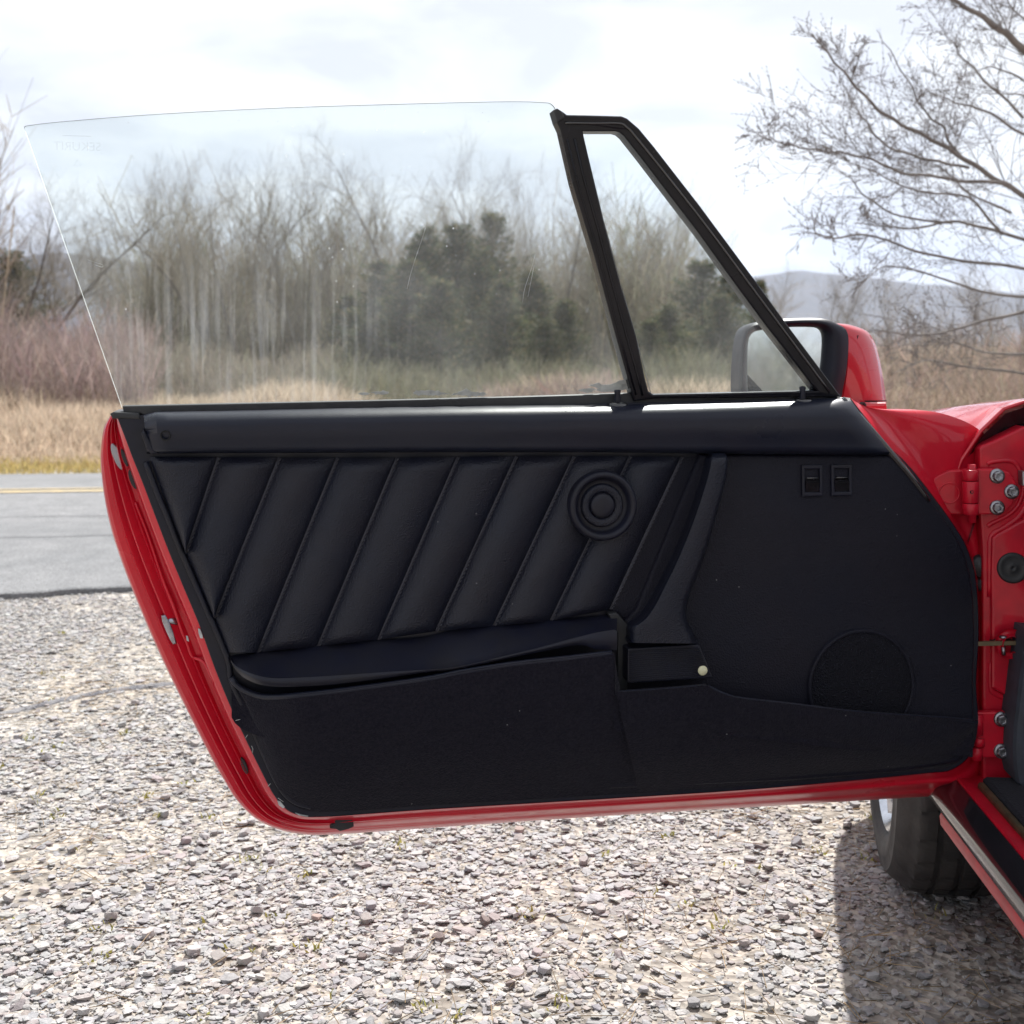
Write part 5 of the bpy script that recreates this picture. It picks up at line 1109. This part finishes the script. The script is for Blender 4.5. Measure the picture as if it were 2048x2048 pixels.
# evergreens
def cedar_mesh(seed, nb_=210, per=75):
    g = np.random.default_rng(seed); C_ = []; A_ = []; S_ = []
    for k_ in range(nb_):
        z0 = .05 + .93 * g.random() ** .85; a = g.uniform(0, 6.28); Rm = (.27 * (1 - z0) ** .8 + .02) * g.choice([.45, .8, 1.0, 1.25], p=[.25, .3, .3, .15]) * (1 + .35 * math.sin(a * 2 + seed))
        m_ = int(per * (.4 + Rm * 3)); t_ = g.uniform(.1, 1, m_) ** .7; rr = Rm * t_; aa = a + g.normal(0, .10, m_); sp2 = (.010 + .022 * (1 - t_)) * (1 + 2 * (1 - z0) * .5)
        C_.append(np.stack([np.cos(aa) * rr + g.normal(0, 1, m_) * sp2, np.sin(aa) * rr + g.normal(0, 1, m_) * sp2, z0 + rr * .35 + g.normal(0, 1, m_) * sp2 * .8], -1)); A_.append(aa); S_.append(np.full(m_, g.uniform(.55, 1.45)))
    c_ = np.concatenate(C_); a = np.concatenate(A_); sh = np.concatenate(S_); n = len(c_)
    s_ = g.uniform(.006, .015, n); d1 = g.normal(0, 1, (n, 3)); d1 /= np.linalg.norm(d1, axis=1, keepdims=True); d2 = np.cross(d1, g.normal(0, 1, (n, 3))); d2 /= np.linalg.norm(d2, axis=1, keepdims=True) + 1e-6
    tip = c_ + (d1 * .7 + np.stack([np.cos(a), np.sin(a), np.full(n, .7)], -1) * .7) * s_[:, None] * 1.9
    V_ = np.stack([c_ - d2 * s_[:, None] * .4, c_ + d2 * s_[:, None] * .4, tip], 1).reshape(-1, 3); F_ = np.arange(n * 3).reshape(-1, 3)
    br = g.random(n) < .30; col = np.where(br[:, None], [[.17, .135, .075]], [[.056, .074, .034]]) * sh[:, None] * g.uniform(.75, 1.25, (n, 1)); T = np.repeat(np.c_[col, np.ones(n)], 3, 0)
    o = mesh_np('crown', V_, F_, M_blade, tint=T); me = o.data; bpy.data.objects.remove(o)
    V2, F2 = prisms([[0, 0, 0]], [[0, 0, .85]], [.018], [.004], 6); o = mesh_np('trunk', V2, F2, M_bark); m2 = o.data; bpy.data.objects.remove(o); return m2, me
CED = [cedar_mesh(s_) for s_ in (1, 2, 3, 4)]
G2 = 'evergreens at the edge of the wood'
ced = [(760, 520, 31, 1.35, 'dark evergreen bush left of the tall cedar in the window'), (850, 455, 33, 1.3, 'tall dark cedar in the middle of the window pane'), (915, 450, 34, 1.25, 'second dark cedar just right of the middle of the pane'), (985, 425, 36, .95, 'narrow pointed cedar in the right half of the pane'),
       (800, 610, 29, 1.9, 'broad low dark evergreen bush under the tall cedars'), (1060, 540, 32, 1.5, 'olive evergreen bush behind the red streak side of the pane'), (1130, 600, 30, 1.7, 'dark evergreen bush behind the foot of the window post'), (1405, 520, 32, 1.5, 'dark cedar seen through the quarter window'), (1460, 545, 31, 1.4, 'cedar behind the slanted front bar of the window frame'), (1340, 610, 30, 1.7, 'low evergreen bush at the foot of the quarter window'),
       (700, 590, 33, 1.5, 'small olive evergreen between bare trunks in the pane'), (930, 640, 29, 1.8, 'low dark evergreen bush above the right lower pane edge'), (1520, 560, 30, .9, 'green cedar tip just right of the slanted frame bar'), (20, 500, 29, 1.4, 'olive evergreen bush at the far left picture edge'),
       (820, 520, 28, 1.5, 'dark evergreen below and left of the tall middle cedar'), (880, 560, 27, 1.7, 'wide dark evergreen bush in front of the two middle cedars'), (1010, 560, 28, 1.6, 'olive evergreen low between the narrow cedar and the scratches'), (740, 640, 27, 2.0, 'low wide evergreen bush at the left end of the evergreen clump'), (1090, 640, 26, 1.9, 'low evergreen bush left of the window post foot'), (1300, 640, 27, 1.6, 'small dark evergreen bush just right of the window post'), (1440, 590, 28, 1.6, 'dark evergreen bush behind the left side of the mirror'), (960, 500, 31, 1.2, 'brown green cedar right of the middle of the pane')]
for i, (px, ty_, d, wd, lab) in enumerate(ced):
    X = (px - 1024) / FPX * d; h = EYE + (HOR - ty_) / FPX * d; t_ = empty('evergreen_tree', (X, d, 0), random.uniform(0, 6.28)); t_.scale = (h * wd, h * wd, h)
    link('trunk', CED[i % 4][0], t_); link('crown', CED[i % 4][1], t_); tag(t_, lab, 'evergreen', G2)

# saplings and brush trees right of the car
G3 = 'thin saplings beyond the car at right'
for i, (px, ty_, d, lab) in enumerate(((1675, 500, 20, 'thin sapling just above the red mirror'), (1725, 530, 22, 'second thin sapling right of the mirror'), (1790, 480, 19, 'branching sapling left of the big tree limbs'), (1860, 520, 21, 'bushy sapling above the red fender'), (1920, 470, 18, 'tall sapling among the lower limbs of the big tree'), (1990, 500, 22, 'brown sapling at the right picture edge'), (1580, 600, 24, 'low sapling between the cedar and the mirror'), (2060, 480, 17, 'sapling cut off by the right picture edge'))):
    place(px, ty_, d, i + 1, lab, G3, .75)

# the big bare tree at right, limbs reach in from beyond the frame
bt = empty('large_bare_tree', (4.1, 7.6, 0)); tag(bt, 'large bare budding tree whose limbs reach in from the right', 'tree')
M_limb = mat('grey_limb', (0.14, 0.12, 0.11), .85, nscale=9, ncol=(0.22, 0.195, 0.175)); M_ltwig = mat('grey_twig', (0.19, 0.17, 0.16), .8)
TW = MB(); g = random.Random(21)
def q3(x, y, d): return Vector(((x - 1024) / FPX * d, d, EYE - (y - HOR) / FPX * d))
k3 = .3354; f3 = lambda pts: [(1400 + a * k3, b_ * k3) for a, b_ in pts]; f4 = lambda pts: [(1400 + a * k3, 560 + b_ * k3) for a, b_ in pts]
limbs = [  # survey polyline, depth at its root and tip, root radius
 (f3([(2600, 950), (2250, 560), (1932, 290), (1780, 170), (1620, 60), (1450, -30), (1250, -180)]), 7.2, 6.6, .030),
 (f3([(2500, 1500), (2200, 1330), (1932, 1165), (1750, 1060), (1550, 930), (1380, 830), (1200, 740), (1050, 640), (900, 480), (780, 340), (670, 200)]), 7.3, 6.0, .019),
 (f3([(1850, 1100), (1750, 1085), (1550, 1080), (1400, 1050), (1200, 1030), (1050, 960), (870, 915), (720, 900), (560, 870), (430, 830), (400, 770)]), 6.9, 5.9, .011),
 (f3([(1600, 1000), (1450, 970), (1280, 930), (1100, 860), (1000, 740), (930, 640), (870, 540)]), 6.8, 6.2, .009),
 (f3([(1700, 1030), (1520, 900), (1450, 760), (1350, 680), (1250, 500), (1130, 300), (1050, 180)]), 6.9, 6.5, .009),
 (f3([(2500, 1900), (2200, 1560), (1932, 1430), (1700, 1360), (1500, 1320), (1300, 1360), (1100, 1350), (930, 1330)]), 7.4, 6.3, .014),
 (f3([(2600, 1250), (2250, 950), (1932, 800), (1700, 660), (1550, 620), (1400, 560)]), 7.4, 6.5, .013),
 (f3([(2400, 1750), (1932, 1600), (1600, 1560), (1300, 1500), (1000, 1400), (800, 1420), (690, 1380), (670, 1250)]), 7.0, 5.9, .011),
 (f3([(1932, 700), (1700, 480), (1550, 320), (1460, 180)]), 7.2, 6.8, .009),
 (f3([(2100, 560), (1932, 480), (1750, 400), (1600, 440)]), 7.3, 6.8, .009),
 (f3([(1850, 1270), (1560, 1120), (1500, 1000)]), 7.1, 6.8, .008),
 (f3([(1800, 1400), (1600, 1180), (1300, 1140), (1000, 1010), (820, 940)]), 6.7, 6.1, .008),
 (f3([(1500, 1330), (1200, 1290), (1000, 1180), (880, 1050), (800, 1000)]), 6.7, 6.2, .007),
 (f4([(2300, 60), (1932, 190), (1700, 240), (1500, 300), (1300, 330), (1050, 300)]), 6.6, 5.9, .011),
 (f4([(2200, 420), (1932, 440), (1700, 430), (1450, 350), (1200, 310)]), 7.0, 6.3, .009),
 (f4([(2200, 60), (1932, 100), (1650, 60), (1350, -40), (1100, -80), (950, 40)]), 7.0, 6.2, .010),
 (f4([(2300, 700), (1932, 560), (1600, 520), (1350, 480), (1150, 560)]), 7.3, 6.8, .009),
 (f3([(2300, 420), (2100, 250), (1932, 120), (1800, -40)]), 7.6, 7.2, .014), (f3([(2300, 720), (2050, 600), (1850, 560), (1650, 560)]), 7.6, 7.0, .010)]
seg = [[], [], [], []]
def addseg(a, b_, ra, rb): seg[0].append(tuple(a)); seg[1].append(tuple(b_)); seg[2].append(ra); seg[3].append(rb)
buds = [[], [], [], []]
def twigs(p, d, L, ra, lev):
    n_ = 4; cur = p.copy(); dd = d.copy(); pts = [cur.copy()]
    for i in range(n_):
        dd = (dd + Vector((g.gauss(0, .11), g.gauss(0, .11), g.gauss(.03, .11)))).normalized(); nx = cur + dd * L / n_; addseg(cur, nx, ra * (1 - i * .15), ra * (1 - (i + 1) * .15)); cur = nx; pts.append(cur.copy())
        bl = g.uniform(.006, .013); bd_ = (dd + Vector((g.gauss(0, .8), g.gauss(0, .8), g.gauss(.2, .8)))).normalized()
        if lev >= 1: buds[0].append(tuple(cur)); buds[1].append(tuple(cur + bd_ * bl)); buds[2].append(.0030); buds[3].append(.001)
    if lev >= 2: return
    for i in range(4 if lev == 0 else 3):
        j = g.randint(0, n_ - 1); b0 = pts[j].lerp(pts[j + 1], g.random()); ax = Vector((g.gauss(0, 1), g.gauss(0, 1), g.gauss(0, 1))).normalized(); nd = dd.copy(); nd.rotate(Matrix.Rotation(g.uniform(.4, 1.1), 3, ax)); twigs(b0, nd, L * g.uniform(.4, .65), max(.0012, ra * .6), lev + 1)
for li, (pl, d0, d1, r0_) in enumerate(limbs):
    cp = crom(pl, 5); n_ = len(cp); P = []
    for i, (x, y) in enumerate(cp):
        t_ = i / (n_ - 1); P.append(q3(x, y, d0 + (d1 - d0) * t_) + Vector((0, .014 * math.sin(i * 1.3 + li), 0)))
    mbl = MB(); mbl.tube([p - Vector((4.1, 7.6, 0)) for p in P], [r0_ * (1 - .82 * i / (n_ - 1)) for i in range(n_)], 7); mbl.build('limb', M_limb, bt)
    for i in range(2, n_ - 1):
        x_ = cp[i][0]
        for k_ in range(2):
            if g.random() < .24:
                dirv = (P[i + 1] - P[i - 1]).normalized(); ax = Vector((g.gauss(0, 1), g.gauss(0, 1), g.gauss(0, 1))).normalized(); nd = dirv.copy(); nd.rotate(Matrix.Rotation(g.uniform(.45, 1.2), 3, ax)); nd = (nd + Vector((-.1, 0, .22))).normalized()
                twigs(P[i], nd, g.uniform(.28, .75) * (1.05 - .78 * i / n_), max(.0016, r0_ * .17 * (1 - .6 * i / n_)), 0)
V_, F_ = prisms(*seg, 3); V_ -= np.array([4.1, 7.6, 0]); o = mesh_np('twigs', V_, F_, M_ltwig, bt); o['kind'] = 'stuff'
V_, F_ = prisms(*buds, 3); V_ -= np.array([4.1, 7.6, 0]); o = mesh_np('buds', V_, F_, M_ltwig, bt); o['kind'] = 'stuff'
mbl = MB(); mbl.tube([Vector(p) for p in crom([(0, 0, -.1), (.05, 0, .8), (.0, 0, 1.7), (.1, .05, 2.6), (.0, .1, 3.6), (-.1, .1, 4.6)], 4)], [.20 - .006 * i for i in range(21)], 14); mbl.build('trunk', M_limb, bt)
for tip in ((-.9, -.3, 1.4, .9), (-1.0, -.4, 2.2, 1.6), (-.8, -.2, 2.9, 2.2)):
    mbl = MB(); mbl.tube([Vector(p) for p in crom([(.02, 0, tip[3]), (-.4, -.15, (tip[2] + tip[3]) / 2), (tip[0], tip[1], tip[2])], 4)], [.07 - .004 * i for i in range(9)], 9); mbl.build('limb', M_limb, bt)

# trees behind the viewer, caught by the door mirror
G4 = 'bare trees standing behind the viewer'
for i, (x, y, h) in enumerate(((4, -15, 8), (6.5, -13, 7), (8, -16, 9), (9.5, -13, 7.5), (11, -15, 9), (12.5, -13, 8), (14, -16, 9), (15.5, -13, 8), (17.5, -15, 9), (20, -15, 9), (13, -20, 11), (10, -20, 11), (7, -20, 10), (17, -20, 11))):
    make_tree('bare_tree', PROTO[i % 5], (x, y, 0), h, i * 1.3, 'bare tree behind the viewer, mirrored in the door mirror', G4)

# ------------------------------------------------------------------ far hills
def ridge(name, d, prof, col, ncol, seed):
    xs = np.linspace(-1.1, 1.1, 260); top = np.interp(xs * FPX + 1024, [p[0] for p in prof], [p[1] for p in prof]); rows = []
    wob = np.array([noise.noise(Vector((a * 9, seed, 0))) * 8 + noise.noise(Vector((a * 60, seed, 1))) * 3 + noise.noise(Vector((a * 260, seed, 1))) * 2.2 for a in xs]); H = EYE + (HOR - top + wob) / FPX * d
    for f_, dd in ((0, -.32), (.25, -.25), (.55, -.15), (.8, -.07), (.95, -.02), (1, 0), (.9, .08), (0, .3)):
        rows.append(np.stack([xs * d * (1 + dd), np.full_like(xs, d * (1 + dd)), np.maximum(H, 2) * f_ * (1 + dd) + (-1 if f_ == 0 else 0)], -1))
    nu = len(xs); a = np.arange((len(rows) - 1) * (nu - 1)); r_, c_ = a // (nu - 1), a % (nu - 1); q_ = r_ * nu + c_
    o = mesh_np(name, np.concatenate(rows), np.stack([q_, q_ + 1, q_ + nu + 1, q_ + nu], -1), mat(name + '_woods', col, .95, nscale=.05, ncol=ncol, bump=1, bscale=.08, ndetail=8), smooth=True); o['kind'] = 'structure'; return o
ridge('hill', 1100, [(-3000, 560), (0, 520), (120, 505), (260, 520), (500, 560), (900, 575), (1300, 575), (1500, 552), (1600, 541), (1680, 551), (1780, 562), (1900, 572), (2048, 590), (5000, 560)], (.026, .030, .040), (.052, .050, .058), 4)
# haze
HZ = MB(); HZ.box((0, 1000, 99), (5600, 3600, 200.0)); hz = HZ.build('haze', []); hz.data.materials.clear()
hm = bpy.data.materials.new('haze'); hm.use_nodes = True; t = hm.node_tree; t.nodes.clear(); oo = t.nodes.new('ShaderNodeOutputMaterial'); pv = t.nodes.new('ShaderNodeVolumePrincipled')
pv.inputs['Color'].default_value = (.58, .72, 1, 1); pv.inputs['Density'].default_value = .00019; pv.inputs['Anisotropy'].default_value = .3; t.links.new(pv.outputs[0], oo.inputs['Volume']); hz.data.materials.append(hm); hz['kind'] = 'stuff'

scene.render.engine = 'CYCLES'
scene.cycles.transparent_max_bounces = 24
